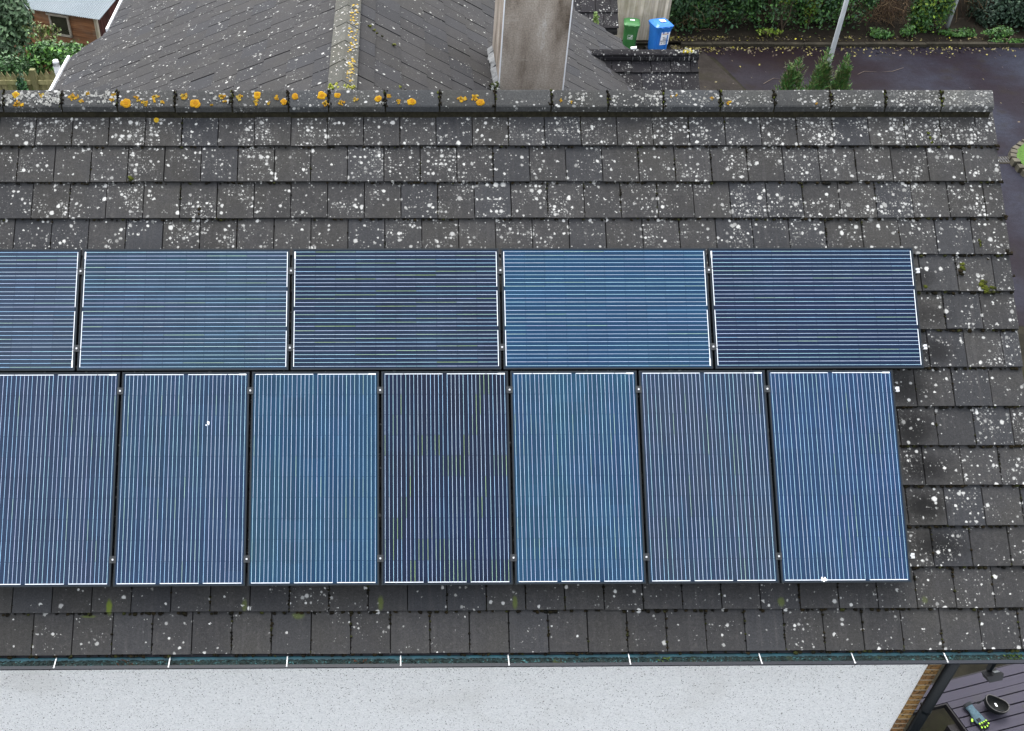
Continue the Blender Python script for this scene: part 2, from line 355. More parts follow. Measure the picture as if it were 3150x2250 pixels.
c_ = a_.mix(sn, (.028, .026, .037), (.041, .038, .052)); c_ = a_.mix(a_.math('MULTIPLY', a_.step(pn, .5, .75), .5), c_, (.036, .035, .037))
c_ = a_.mix(1.0, c_, a_.ramp(gn, [(.3, .85), (.7, 1.15)]), 'MULTIPLY'); a_.base(c_); M['board'] = a_.m
M['board_side'] = simple('board_underframe', (.006, .005, .006), .7, .3, .2)
M['shell'] = simple('helmet_shell', (.005, .0065, .0065), .4, .35, .3, 20)
M['foam'] = simple('helmet_lining', (.005, .006, .0055), .8, .3, .4, 30)
M['trim'] = simple('helmet_trim', (.045, .043, .04), .6, .4, .2, 20)
M['glove'] = simple('grey_glove_fabric', (.05, .085, .105), .85, .2, .3, 40, bump=.3)
M['gdark'] = simple('black_glove_fabric', (.012, .014, .016), .85, .2, .3, 30)
M['hiviz'] = simple('lime_pads', (.30, .55, .03), .6, .4, .06)
M['lamp_glass'] = simple('lamp_lens', (.25, .27, .27), .3, .6, .1)

# ---------------------------------------------------------------- ground and road
def zg(y):
    if y < 2: return -6.3
    if y > 9.2: return -8.0
    return -6.3-1.7*(y-2)/7.2
g = MB(); ys = [-90, -30, -8, 2, 5.6, 9.2, 16, 22.9, 40, 90, 220]; xs = [-160, -60, -20, 0, 8, 20, 60, 160]
for i in range(len(xs)-1):
    for j in range(len(ys)-1):
        x0, x1, y0, y1 = xs[i], xs[i+1], ys[j], ys[j+1]
        g.poly([(x0, y0, zg(y0)), (x1, y0, zg(y0)), (x1, y1, zg(y1)), (x0, y1, zg(y1))])
tag(obj('ground', g, M['yard']), kind='structure', label='mossy grey concrete yard around the house')
g = MB(); g.poly([(-30, 9.3, -7.992), (7.9, 9.3, -7.992), (8.74, 19.82, -7.992), (8.09, 22.62, -7.992), (-30, 22.62, -7.992)])
tag(obj('driveway', g, M['drive']), kind='structure', label='dull grey brown driveway beside the road')
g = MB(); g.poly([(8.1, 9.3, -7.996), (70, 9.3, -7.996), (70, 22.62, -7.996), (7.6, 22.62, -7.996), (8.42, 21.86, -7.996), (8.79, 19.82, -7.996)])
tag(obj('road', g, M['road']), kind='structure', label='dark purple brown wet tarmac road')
g = MB(); x = 7.6
while x < 40:
    L_ = .9; dz = rnd.uniform(-.012, .012); g.box((x+.006, 22.62+rnd.uniform(-.01, .01), -8.05), (x+L_-.006, 22.78, -7.9+dz)); x += L_
tag(obj('kerb', g, M['kerb']), kind='structure', label='mossy concrete kerb between road and verge')
g = MB(); prev = None
for i in range(0, 61):
    x = -20+i*1.4
    for (y0, z0, y1, z1) in ((22.78, -7.92, 24.2, -7.75), (24.2, -7.75, 26.4, -6.2), (26.4, -6.2, 34, -4.0)):
        g.poly([(x, y0, z0), (x+1.4, y0, z0), (x+1.4, y1, z1), (x, y1, z1)])
tag(obj('verge', g, M['soil']), kind='structure', label='dark soil bank behind the kerb')
# grass island at the right edge with its kerb stones
g = MB(); ring = [(14.37, 15.84), (14.55, 16.22), (14.94, 16.6), (15.6, 16.8), (17.2, 16.9), (18.5, 16.0), (18.4, 14.6), (17, 13.6), (15.3, 13.7), (14.6, 14.4), (14.36, 15.28)]
g.poly([(x, y, -7.86) for x, y in ring]); tag(obj('grass_bed', g, simple('grass_green', (.04, .09, .012), .9, .2, .4, 14, bump=.6)), kind='structure', label='green grass island by the road')
isl = MB(); cx0, cy0 = 16.4, 15.3
for i in range(len(ring)):
    a0 = Vector((*ring[i], 0)); a1 = Vector((*ring[(i+1) % len(ring)], 0)); n_ = max(1, int((a1-a0).length/.2))
    for k in range(n_):
        p = a0.lerp(a1, (k+.5)/n_); d = Vector((p.x-cx0, p.y-cy0, 0)).normalized(); p = p+d*.06
        ang = math.atan2(a1.y-a0.y, a1.x-a0.x); m = Matrix.Translation((p.x, p.y, -7.95)) @ Matrix.Rotation(ang+rnd.uniform(-.1, .1), 4, 'Z')
        s_ = rnd.uniform(.95, 1.12); isl.hexa([(-.098, -.09*s_, -.06), (.098, -.09*s_, -.06), (.098, .09*s_, -.06), (-.098, .09*s_, -.06), (-.09, -.075*s_, .09*s_), (.09, -.07*s_, .085*s_), (.09, .075*s_, .09*s_), (-.09, .07*s_, .085*s_)], m=m)
tag(obj('kerb_stones', isl, M['stone']), kind='structure', label='rough stone edging of the grass island')
t = thing('drain_cover', 'small iron road drain grate set in the tarmac beside the grass island', 'drain', (14.2, 15.93, -7.99))
g = MB(); g.box((13.98, 15.76, -7.995), (14.42, 16.1, -7.985)); obj('grate_frame', g, M['kerb'], t)
g = MB()
for k in range(6): g.box((14.01+k*.068, 15.79, -7.984), (14.04+k*.068, 16.07, -7.972))
g.box((14.0, 15.92, -7.971), (14.4, 15.95, -7.967)); obj('grate_bars', g, M['grate'], t)

# ---------------------------------------------------------------- house: main roof
RM = Matrix.Rotation(AL, 4, 'X')
house = thing('house', 'bungalow with lichen speckled dark concrete tile roof and white pebble dashed wall', 'house', (0, 0, -6.3))
OFF, GA, TW = -.14, .316, .3022
U0, U1 = -6.6, 4.2
def tiles(mb, rows, v0, ga, tw, u0, u1, offs, off=OFF, th=.02, dens=lambda u, v, e: 1, gap=.0035, jit=1.0, keep=None, rg=rnd, drift=0.0, bright=(.88, 1.14)):
    """plain interlocking tiles, broken bond; local x across, -y down the slope, z out of the roof"""
    for k in range(rows):
        vb = v0+k*ga; st = offs[k % 2]+drift*k
        n0 = math.floor((u0-st)/tw)
        j = n0
        while st+j*tw < u1-.02:
            a, b = max(st+j*tw, u0), min(st+(j+1)*tw, u1); j += 1
            if b-a < .03: continue
            if keep and not keep((a+b)/2, vb): continue
            dz = rg.gauss(0, .0016)*jit; dz2 = dz+rg.gauss(0, .0011)*jit; sl_ = rg.gauss(0, .0018)*jit; g0 = gap*rg.uniform(.5, 1.5)
            hd = .05; t0 = off; t1 = off-.02*(ga+hd)/ga
            yb = -vb+sl_; yt = -vb+ga+hd
            br = rg.uniform(*bright); e = rg.random()
            c = (br, max(0, dens((a+b)/2, vb, e)), rg.random())
            A, B = a+g0/2, b-g0/2; ch = .003
            P = [(A, yb, t0-th), (B, yb, t0-th), (B, yt, t1-th), (A, yt, t1-th), (A+ch, yb+ch, t0+dz), (B-ch, yb+ch, t0+dz2), (B-ch, yt, t1+dz2), (A+ch, yt, t1+dz)]
            mb.hexa(P, c)
def dmain(u, v, e):
    d = .28+.8*e*e+.22*e
    if v < -.7: d += .8
    elif v < -.3: d += .32
    elif v < .1: d += .2
    if v > 2.9: d *= .34
    elif v > 2.6: d *= .42
    if 2.8 < u < 3.65 and v > .2: d *= .6
    if u > 2.0: d += .3
    if v < -.7 and u > 1.6: d += .25
    if v > .3 and u < 3.9: d *= .8
    return d
g = MB(); tiles(g, 14, -.94, GA, TW, U0, U1, (-3.828, -3.965), dens=dmain, drift=.0035)
obj('roof_tiles', g, M['tiles'], house, RM)
g = MB(); g.box((U0, -3.14, OFF-.07), (U1-.02, 1.26, OFF-.047)); obj('roof_deck', g, M['underlay'], house, RM)
# rear slope
RB = Matrix.Translation((0, 2.3, 0)) @ Matrix.Rotation(math.pi, 4, 'Z') @ RM
g = MB(); tiles(g, 15, -.94, GA, TW, -U1, -U0, (.1, .25), dens=lambda u, v, e: .6); obj('rear_roof_tiles', g, M['tiles'], house, RB)
g = MB(); g.box((-U1+.02, -3.4, OFF-.07), (-U0, 1.26, OFF-.047)); obj('rear_roof_deck', g, M['underlay'], house, RB)
# ridge tiles
RJ = [-6.42, -5.95, -5.485, -5.02, -4.553, -4.086, -3.603, -3.145, -2.669, -2.196, -1.73, -1.399, -.926, -.475, -.013, .453, .928, 1.389, 1.868, 2.317, 2.789, 3.247, 3.72, 4.165]
def ridge_prof(wd=.115, dp=.09, lip=.05, th=.016):
    o_ = [(0, -.003), (-.012, -.0105), (-.06, -.0475), (-wd+.008, -dp+.003), (-wd, -dp-.008), (-wd-.002, -dp-lip)]
    i_ = [(-wd+th-.002, -dp-lip), (-wd+th, -dp-.012), (-.055, -.047-th*1.3), (0, -th*1.6)]
    L_ = o_+i_; Rr_ = [(-y, z) for y, z in reversed(L_)][1:-1]
    return [(0, y, z) for y, z in L_+Rr_]
lm = [1.0, .8, .8, .8, 1.4, 1.6, 1.6, 1.2, .8, .8, .7, .8, .5, .3, .4, .5, 1.2, 1.2, 1.3, 1.1, 1.5, 1.6, 1.5]
for i in range(len(RJ)-1):
    g = MB(); dz = rnd.uniform(-.003, .003); br = rnd.uniform(.8, 1.1)
    if i == len(RJ)-2: br = 1.5
    g.prism(ridge_prof(), (RJ[i]+.007, 1.15, .805+dz), (RJ[i+1]-.006, 1.15, .805+dz+rnd.uniform(-.002, .002)), (br, lm[i], rnd.random()))
    obj('ridge_tile', g, M['ridge'], house)
g = MB()
g.prism([(0, y*.93, z-.012) for _, y, z in ridge_prof()], (RJ[0]+.02, 1.15, .803), (RJ[-1]-.02, 1.15, .803), (1, 1, 1))
for s in (-1, 1): g.box((U0, 1.15+s*.1-.008, .60), (4.15, 1.15+s*.1+.008, .655))
obj('ridge_bedding', g, M['mortar'], house)
# yellow and white lichen crusts on the ridge: x along the ridge, w down the facet, radius
YL = [(-3.985, 0.047, 0.032), (-3.965, 0.136, 0.026), (-3.072, 0.119, 0.04), (-2.911, 0.116, 0.024), (-2.5, 0.122, 0.04), (-1.989, 0.044, 0.032), (-3.517, 0.064, 0.024), (-3.468, 0.067, 0.013), (-3.387, 0.035, 0.018), (-3.44, 0.099, 0.016), (-2.833, 0.064, 0.021), (-2.772, 0.108, 0.013), (-2.597, 0.056, 0.024), (-2.282, 0.058, 0.024), (-2.139, 0.064, 0.021), (-1.996, 0.116, 0.021), (-3.764, 0.053, 0.016), (-3.174, 0.044, 0.016), (-3.186, 0.082, 0.016), (-2.986, 0.067, 0.016), (-2.971, 0.096, 0.013), (-2.365, 0.154, 0.013), (-2.259, 0.102, 0.013), (-1.453, 0.054, 0.037), (-1.42, 0.128, 0.024), (-1.323, 0.05, 0.029), (-1.177, 0.084, 0.018), (-1.296, 0.116, 0.021), (-0.983, 0.079, 0.033), (-0.891, 0.057, 0.018), (-0.813, 0.099, 0.018), (-0.705, 0.105, 0.04), (-0.289, 0.084, 0.024), (-0.183, 0.064, 0.024), (-0.138, 0.113, 0.037), (-1.675, 0.058, 0.029), (-1.764, 0.108, 0.029), (-1.827, 0.073, 0.018), (-1.896, 0.119, 0.013), (0.53, 0.095, 0.013), (0.617, 0.108, 0.011), (1.498, 0.047, 0.011), (1.796, 0.073, 0.013), (1.932, 0.119, 0.016), (2.666, 0.125, 0.011), (1.457, 0.061, 0.008)]
g = MB(); fd = Vector((0, -math.cos(AL), -math.sin(AL))); fn = Vector((0, -math.sin(AL), math.cos(AL))); apex = Vector((0, 1.15, .805))
def crust(x, wv, r, c, rg=rnd, el=1.0, rag=.2, h=.004):
    n = 14; c0 = apex+Vector((x, 0, 0))+fd*wv+fn*(h+.001); P = []; Q = []
    for k in range(n):
        a = 2*math.pi*k/n; q = r*(1+rg.uniform(-rag, rag)); P.append(c0+Vector((math.cos(a)*q, 0, 0))+fd*(math.sin(a)*q*el)-fn*(h+.002)); Q.append(c0+Vector((math.cos(a)*q*.8, 0, 0))+fd*(math.sin(a)*q*.8*el))
    for k in range(n): g.poly([P[k], P[(k+1) % n], Q[(k+1) % n], Q[k]][::-1], c)
    g.poly(Q[::-1], tuple(x_*.86 for x_ in c))
for x, wv, r in YL:
    if r > .026:
        crust(x, wv, r, rnd.choice([(.34, .19, .004), (.30, .155, .003), (.32, .21, .014)]), rag=.2, el=rnd.uniform(.8, 1.05)); crust(x+.003, wv, r*.5, (.27, .12, .002), h=.006)
    else:
        for q in range(max(5, int(r*650))):
            rr = rnd.uniform(.28, .6)*r; crust(x+rnd.gauss(0, r*.5), min(.135, max(.01, wv+rnd.gauss(0, r*.5))), rr, rnd.choice([(.33, .19, .008), (.27, .135, .008), (.28, .21, .04)]), rag=.35, h=.003)
def wcl(x0, x1, n, w0=.03, w1=.14, rm=.012):
    for q in range(n):
        s_ = rnd.uniform(.15, .32); crust(rnd.uniform(x0, x1), rnd.uniform(w0, w1), rnd.uniform(.3, 1.3)*rm, (s_, s_, s_*.93), rag=.4, h=.0025)
wcl(-4.1, -3.62, 70, .03, .13, .014); wcl(-3.45, -3.15, 45, .02, .13, .014); wcl(-3.75, -3.62, 20); wcl(-2.4, -2.2, 20, .03, .12, .01); wcl(-1.0, -.7, 14, .1, .13, .008)
wcl(.6, .75, 22, .03, .13, .011); wcl(.95, 1.35, 40, .03, .14, .011); wcl(1.4, 1.85, 30, .02, .13, .01); wcl(1.9, 2.3, 30, .05, .13, .01); wcl(2.4, 3.2, 40, .03, .13, .008); wcl(3.3, 4.15, 90, .02, .14, .008)
tp = RM @ Vector((-2.83, 1.165, OFF+.004))
for k_ in range(7):
    a_q = k_*.9; c0 = tp+Vector((math.cos(a_q)*.012, 0, 0))+fd*(math.sin(a_q)*.012); n14 = [c0+Vector((math.cos(q*.5)*.011*rnd.uniform(.7, 1.2), 0, 0))+fd*(math.sin(q*.5)*.011) for q in range(12)]; g.poly([p_+fn*(.0004*k_) for p_ in n14][::-1], (.28, .18, .008))
lich = obj('lichen_patches', g, M['lichen'], house); lich['kind'] = 'stuff'; lich['label'] = 'yellow and white lichen patches on the ridge tiles'
# moss
g = MB(); rg = random.Random(3)
DK = [(.006, .005, .003), (.008, .007, .003), (.012, .009, .004), (.004, .004, .003)]; GR = [(.035, .042, .006), (.05, .058, .008), (.02, .022, .006)]
def lump(u, v, r, c, z=OFF, flat=.6): g.blob((u, -v, z), r, c, (1.2, .9, flat), .35, rg)
for k in range(14):
    vb = -.94+k*GA; st = (-3.828, -3.965)[k % 2]+.0035*k
    for q in range(250 if k not in (3, 4, 5, 6, 7, 8, 9, 10) else 60):
        u = rg.uniform(-4.6, 4.18) if k < 3 or k > 10 else rg.uniform(2.7, 4.18)
        clump_ = .5+.5*math.sin(u*5.1+k*2.3)*math.sin(u*1.9+k)
        if rg.random() > .3+.7*clump_+(.25 if u > 2.5 else 0): continue
        lump(u, vb+rg.uniform(.002, .014), rg.uniform(.006, .012)*(1.45 if u > 2.4 or k > 10 else 1), rg.choice(DK+(GR[2:] if rg.random() < .35 else [])), OFF-.012)
    j = -4
    while st+j*TW < 4.18:
        u = st+j*TW; j += 1
        if u < -4.5: continue
        if k in range(4, 11) and u < 2.7: continue
        f = .5 if k < 11 else .85
        if rg.random() < f:
            n_ = rg.randint(3, 14)
            s0 = rg.uniform(.0, .3)
            for q in range(n_):
                vv = vb-max(0, min(.3, s0+rg.gauss(0, .05) if rg.random() < .6 else rg.uniform(0, .3)))
                lump(u+rg.gauss(0, .0025)+(vb-vv)*0, vv, rg.uniform(.004, .0085)*(1.0 if k < 11 else 1.3), rg.choice(DK+[GR[2]]), OFF-.007, .8)
for (u, v, r, c) in [(-3.02, -.66, .022, 0), (-3.015, -.645, .016, 0), (-2.45, -.39, .016, 3), (-2.455, -.35, .013, 3), (3.79, .1, .02, 0), (3.785, .16, .028, 3), (3.79, .13, .02, 0), (3.47, .28, .018, 0), (3.95, .27, .03, 0), (3.96, .3, .03, 0), (3.94, .25, .022, 0), (4.02, .31, .024, 0), (3.95, -.1, .014, 0), (3.96, -.06, .012, 0), (3.62, -1.05, .013, 0), (3.63, -1.0, .013, 0), (3.64, -.97, .012, 0), (4.0, .05, .012, 1), (4.19, -.92, .02, 3), (4.19, -.62, .014, 3), (4.19, -.3, .02, 3), (4.19, .0, .026, 3), (4.2, .2, .012, 3)]:
    for q in range(5): lump(u+rg.gauss(0, r*.35), v+rg.gauss(0, r*.5), r*rg.uniform(.4, .75), (GR if c == 0 else DK)[rg.randint(0, 2)], OFF+.002, .6)
for q in range(420):   # line of moss under the ridge tiles and in the ridge joints
    u = rg.uniform(-4.6, 4.15); lump(u, -1.245+rg.uniform(-.008, .008), rg.uniform(.005, .012), rg.choice(DK+(GR[:1] if rg.random() < .15 else [])), OFF+.008, .8)
for q in range(60): lump(rg.uniform(3.72, 4.15), -1.262+rg.uniform(-.014, .01), rg.uniform(.008, .016), rg.choice(DK+GR[2:]), OFF+.03, .8)
mo = obj('moss', g, M['moss'], house, RM); mo['kind'] = 'stuff'; mo['label'] = 'dark moss along the tile joints'
g = MB()
for i, x in enumerate(RJ[4:-1]):
    for q in range(26):
        wv = rg.uniform(0, .15); p = apex+Vector((x+rg.gauss(0, .009), 0, 0))+fd*wv+fn*rg.uniform(-.006, .003)
        green = rg.random() < (.4 if i in (0, 1, 14, 17, 18, 19, 20) else .12)
        g.blob(p, rg.uniform(.006, .013), rg.choice(GR if green else DK), (.7, 1.2, 1), .35, rg)
mo2 = obj('ridge_moss', g, M['moss'], house); mo2['kind'] = 'stuff'
# walls, eaves
g = MB(); g.box((-6.5, -2.1, -6.6), (3.56, -1.95, -2.17)); obj('front_wall', g, M['pebble'], house)
g = MB(); g.box((3.56, -2.112, -6.6), (3.665, -1.95, -2.17)); obj('brick_quoin', g, M['brick'], house)
g = MB(); g.box((3.5, -1.95, -6.6), (3.662, 4.25, -2.322))
g.prism([(0, -1.9, -2.32), (0, 4.2, -2.32), (0, 1.15, .02)], (3.5, 0, 0), (3.66, 0, 0)); obj('gable_wall', g, M['pebble'], house)
g = MB(); g.box((-6.5, -2.384, -2.165), (4.12, -2.10, -2.15)); obj('soffit', g, M['white_pvc'], house)
g = MB(); g.box((-6.5, -2.409, -2.155), (4.15, -2.385, -2.085)); obj('fascia', g, M['fascia'], house)
# gutter: half round channel
t = MB(); ins = MB(); n_ = 10; GC = (-2.452, -2.086); GR_ = .040
def arc(r, k): a = math.pi+math.pi*k/n_; return (GC[0]+math.cos(a)*r, GC[1]+math.sin(a)*r*.55)
xa, xb = -6.6, 4.35
for k in range(n_):
    (y0, z0), (y1, z1) = arc(GR_, k), arc(GR_, k+1); t.poly([(xa, y0, z0), (xb, y0, z0), (xb, y1, z1), (xa, y1, z1)])
    (y0, z0), (y1, z1) = arc(GR_-.003, k), arc(GR_-.003, k+1); ins.poly([(xa, y0, z0), (xa, y1, z1), (xb, y1, z1), (xb, y0, z0)])
t.box((xa, GC[0]-GR_-.025, GC[1]-.008), (xb, GC[0]-GR_+.004, GC[1]+.004))
gut = thing('gutter', 'grey half round gutter with teal algae and debris along the eaves', 'gutter', (0, GC[0], GC[1]))
obj('gutter_shell', t, M['gutter_out'], gut, smooth=False); obj('gutter_lining', ins, M['gutter_in'], gut, smooth=True)
g = MB(); rg = random.Random(11); nx = 900; xs = [xa+(xb-xa)*i/nx for i in range(nx+1)]; rowsy = [-2.486, -2.478, -2.468, -2.458, -2.448, -2.438, -2.428]
H = [[GC[1]-.013+rg.uniform(-.004, .004)-(.004 if j == 6 else 0)-(.0 if j else .002) for j in range(7)] for i in range(nx+1)]
for i in range(nx):
    for j in range(6): g.poly([(xs[i], rowsy[j], H[i][j]), (xs[i+1], rowsy[j], H[i+1][j]), (xs[i+1], rowsy[j+1], H[i+1][j+1]), (xs[i], rowsy[j+1], H[i][j+1])])
for q in range(260):
    c = (1, 1, 1); g.blob((rg.uniform(xa, xb), rg.uniform(-2.48, -2.44), GC[1]-.012), rg.uniform(.004, .01), c, jit=.4, rg=rg)
for q in range(90): g.blob((4.12+rg.gauss(0, .045), rg.uniform(-2.48, -2.43), GC[1]-.008), rg.uniform(.005, .012), jit=.5, rg=rg)
lf_ = MB()
for q in range(150):
    cxx = rg.choice([4.1, 4.14, 3.85, 3.9, 1.2, -1.1, -2.9]); P_ = Vector((cxx+rg.gauss(0, .035), rg.uniform(-2.485, -2.43), GC[1]-rg.uniform(.0, .012))); e1 = Vector((rg.gauss(0, 1), rg.gauss(0, 1), rg.gauss(0, .5))).normalized()*rg.uniform(.006, .014); e2 = Vector((rg.gauss(0, 1), rg.gauss(0, 1), rg.gauss(0, .5))).normalized()*.006
    lf_.poly([P_-e1, P_-e2, P_+e1, P_+e2], rg.choice([(.05, .018, .009), (.035, .014, .008), (.03, .022, .012)]) if cxx > 4 or cxx < 0 else rg.choice([(.03, .05, .008), (.05, .07, .012)]))
q_ = obj('gutter_leaves', lf_, M['moss'], gut); q_['kind'] = 'stuff'
d = obj('gutter_debris', g, M['debris'], gut); d['kind'] = 'stuff'
for x in (-4.3, -3.43, -2.57, -1.68, -.82, 0, .92, 1.92, 2.63, 3.34):
    g = MB(); g.box((x-.004, GC[0]-GR_-.008, GC[1]+.004), (x+.004, GC[0]+GR_-.004, GC[1]+.008)); g.blob((x, GC[0]-GR_-.014, GC[1]+.005), .008); obj('strap', g, M['strap'], gut)
g = MB(); g.box((3.35, GC[0]-GR_-.002, GC[1]+.0045), (3.352, GC[0]-GR_+.03, GC[1]+.0075))
g = MB(); g.tube([(3.705, -2.165, -2.12), (3.705, -2.165, -6.3)], .046, 24)
dp = thing('downpipe', 'black round downpipe down the brick corner of the white wall', 'downpipe', (3.705, -2.165, -6.3)); obj('pipe', g, M['pipe'], dp, smooth=True)
g = MB()
for z in (-3.3, -5.2): g = MB(); g.tube([(3.705, -2.165, z), (3.705, -2.165, z+.03)], .049, 24); g.box((3.685, -2.15, z+.002), (3.725, -2.10, z+.028)); obj('pipe_clip', g, M['pipe'], dp)
# floodlight under the gutter
fl = thing('floodlight', 'small dark floodlight with pale lens fixed below the gutter beyond the corner', 'light', (3.78, -2.40, -2.3))
m = Matrix.Translation((3.79, -2.465, -2.325)) @ Matrix.Rotation(R(12), 4, 'Z') @ Matrix.Rotation(R(-25), 4, 'X')
g = MB(); g.hexa([(-.055, -.04, -.03), (.06, -.04, -.03), (.05, .04, -.02), (-.05, .04, -.02), (-.075, -.035, .02), (.075, -.03, .02), (.06, .05, .02), (-.06, .05, .02)], m=m); obj('lamp_housing', g, M['grate'], fl)
g = MB(); g.box((.015, -.005, .0205), (.06, .018, .024), m=m); obj('lamp_lens', g, M['lamp_glass'], fl)
g = MB(); g.box((3.77, -2.43, -2.33), (3.80, -2.395, -2.14)); obj('bracket', g, M['pipe'], fl)

# ---------------------------------------------------------------- solar panels
PL_, PW_ = 1.65, .992
def panel_frame(mb):
    a, b, w_, h_ = PL_/2, PW_/2, .011, .035
    for (x0, y0, x1, y1) in ((-a, -b, a, -b+w_), (-a, b-w_, a, b), (-a, -b+w_, -a+w_, b-w_), (a-w_, -b+w_, a, b-w_)):
        mb.box((x0, y0, -h_), (x1, y1, 0))
fm = MB(); panel_frame(fm)
me_frame = obj('frame', fm, M['frame'], None, local=True); frame_mesh = me_frame.data; bpy.data.objects.remove(me_frame)
cb = MB(); cb.box((-PL_/2+.0105, -PW_/2+.0105, -.008), (PL_/2-.0105, PW_/2-.0105, -.002))
o_ = obj('glass', cb, M['frame'], None, local=True); cell_mesh = o_.data; bpy.data.objects.remove(o_)
ROWY = [(.436-r_*.1622)+s_ for r_ in range(6) for s_ in (.0313, .01565*0, -.0313)]  # (kept for reference)
def bus_mesh(green, seed, glow=1.0, portrait=False):
    rg = random.Random(seed); pho = rg.uniform(0, 9); g = MB(); z0, z1 = -.0018, -.0012
    pal = [(.34, .47, .62), (.27, .46, .64), (.36, .45, .62), (.30, .50, .60), (.38, .50, .62)]
    for r_ in range(6):
        yc = .4055-r_*.1622
        ph = rg.uniform(0, 10)
        for s_ in range(5):
            y = yc+(2-s_)*.0313; hue = rg.random(); cur = rg.choice(pal)
            li = r_*5+s_; gl = rg.random() < min(.95, green*2.2)
            for cidx in range(10):
                if rg.random() < .12: cur = rg.choice(pal)
                c = cur
                if gl and ((cidx-li*.23+pho+1.6*math.sin(li*.37+seed)+rg.uniform(-.5, .5)) % 5 < 1.1 if portrait else (cidx+li*2.35+pho) % 9 < 2.0): k_g = rg.uniform(.35, 1.0); gr_ = (.27, .42, .20) if green > .3 else (.32, .50, .42); c = tuple(p_*(1-k_g)+q_*k_g for p_, q_ in zip(cur, gr_))
                x0 = -.801+cidx*.1602+.0012; x1 = x0+.1602-.0024
                k = rg.uniform(.85, 1.1)*glow
                g.box((x0, y-.0012, z0), (x1, y+.0012, z1), tuple(q*k for q in c))
    wt = (.62, .65, .69)
    for x, segs in ((-.8045, ((.470, .3272), (.3216, .0175), (-.0175, -.3216), (-.3272, -.470))), (.8045, ((.470, .1787), (.1457, -.1457), (-.1787, -.470)))):
        for (ya, yb) in segs: g.box((x-.0026, yb, z0), (x+.0026, ya, z1+.0002), wt)
    g.box((-.8095, .415, z0), (-.7995, .4715, z1+.0004), (.8, .82, .82))
    for q in range(9): g.box((-.8065, .42+q*.0052, z1+.0004), (-.8025, .4228+q*.0052, z1+.0007), (.25, .27, .28))
    return g
def clamp(parent, x, y, rotz=0, end=False):
    m = Matrix.Translation((x, y, 0)) @ Matrix.Rotation(rotz, 4, 'Z')
    g = MB()
    if not end:
        g.box((-.024, -.027, .0005), (.024, .027, .004), m=m); g.box((-.0085, -.022, -.04), (.0085, .022, .0005), m=m)
        c = obj('mid_clamp', g, M['clamp'], parent, local=True)
        b = MB(); b.tube([m @ Vector((0, 0, .004)), m @ Vector((0, 0, .009))], .0075, 12); obj('bolt', b, M['steel'], c, local=True)
    else:
        g.box((-.01, -.02, .0005), (.012, .02, .004), m=m); g.box((.001, -.02, -.045), (.014, .02, .0005), m=m)
        c = obj('end_clamp', g, M['clamp'], parent, local=True)
        b = MB(); b.tube([m @ Vector((.011, 0, .004)), m @ Vector((.011, 0, .01))], .0075, 12); b.box((.016, -.02, -.05), (.052, -.001, -.022), m=m); b.box((.016, .002, -.05), (.052, .02, -.022), m=m)
        obj('clamp_block', b, M['steel'], c, local=True)
def panel(name, label, u, v, rot, colr, c2, green, seed, portrait, clamps, group, cloud=.25, scale=1.2, glow=1.0):
    """u, v = top left corner on the roof"""
    wd, ht = (PW_, PL_) if portrait else (PL_, PW_)
    cen = Matrix.Translation((0, 0, 0)) @ RM @ Matrix.Translation((u+wd/2, -(v+ht/2), 0)) @ Matrix.Rotation(R(rot)+rnd.uniform(-.0005, .0005), 4, 'Z')
    t = thing(name, label, 'solar panel', None, group, mtx=cen)
    f = bpy.data.objects.new('frame', frame_mesh); col.objects.link(f); f.parent = t
    c = bpy.data.objects.new('glass', cell_mesh); col.objects.link(c); c.parent = t
    c.material_slots[0].link = 'OBJECT'; c.material_slots[0].material = cells_mat('cells_%d' % seed, colr, c2, cloud, scale, seed*3.1)
    obj('busbars', bus_mesh(green, seed, glow, portrait), M['bus'], t, local=True)
    inv = Matrix.Rotation(-R(rot), 4, 'Z')
    for (x, vv, end) in clamps:                      # x: +1 right edge; vv measured down from the top edge
        p = inv @ Vector((x*(wd/2+.01) if not end else x*wd/2, ht/2-vv, 0))
        clamp(t, p.x, p.y, -R(rot), end)
    return t
gl_ = 'landscape solar panels in the upper row'; gp_ = 'portrait solar panels in the lower row'
TV = [.185, .815]
P4 = [(-3.34, (.050, .078, .135), (.042, .066, .12), .16, 180, 'slate blue landscape panel cut off by the left edge of the photo', .9),
      (-3.34+0, None, None, 0, 0, '', 1)]
top = [(-2*1.67-1.67, 180, (.040, .066, .125), (.046, .076, .125), .16, 'slate blue landscape panel at the far left end of the upper row'),
       (-2*1.67, 0, (.042, .068, .130), (.034, .078, .130), .30, 'dull steel blue landscape panel, second from the left in the upper row'),
       (-1.67, 0, (.020, .042, .088), (.010, .022, .062), .55, 'dark navy landscape panel with green glinting lines in the middle of the upper row'),
       (0, 180, (.018, .082, .175), (.014, .062, .155), .14, 'bright vivid blue landscape panel, the most saturated of the upper row'),
       (1.67, 0, (.010, .025, .078), (.010, .033, .083), .14, 'deep indigo landscape panel at the right end of the upper row')]
for i, (u, rot, c, c2, gr, lab) in enumerate(top):
    cl = [(1, TV[0], i == 4), (1, TV[1], i == 4)]
    panel('solar_panel', lab, u, 0, rot, c, c2, gr, 20+i, False, cl, gl_)
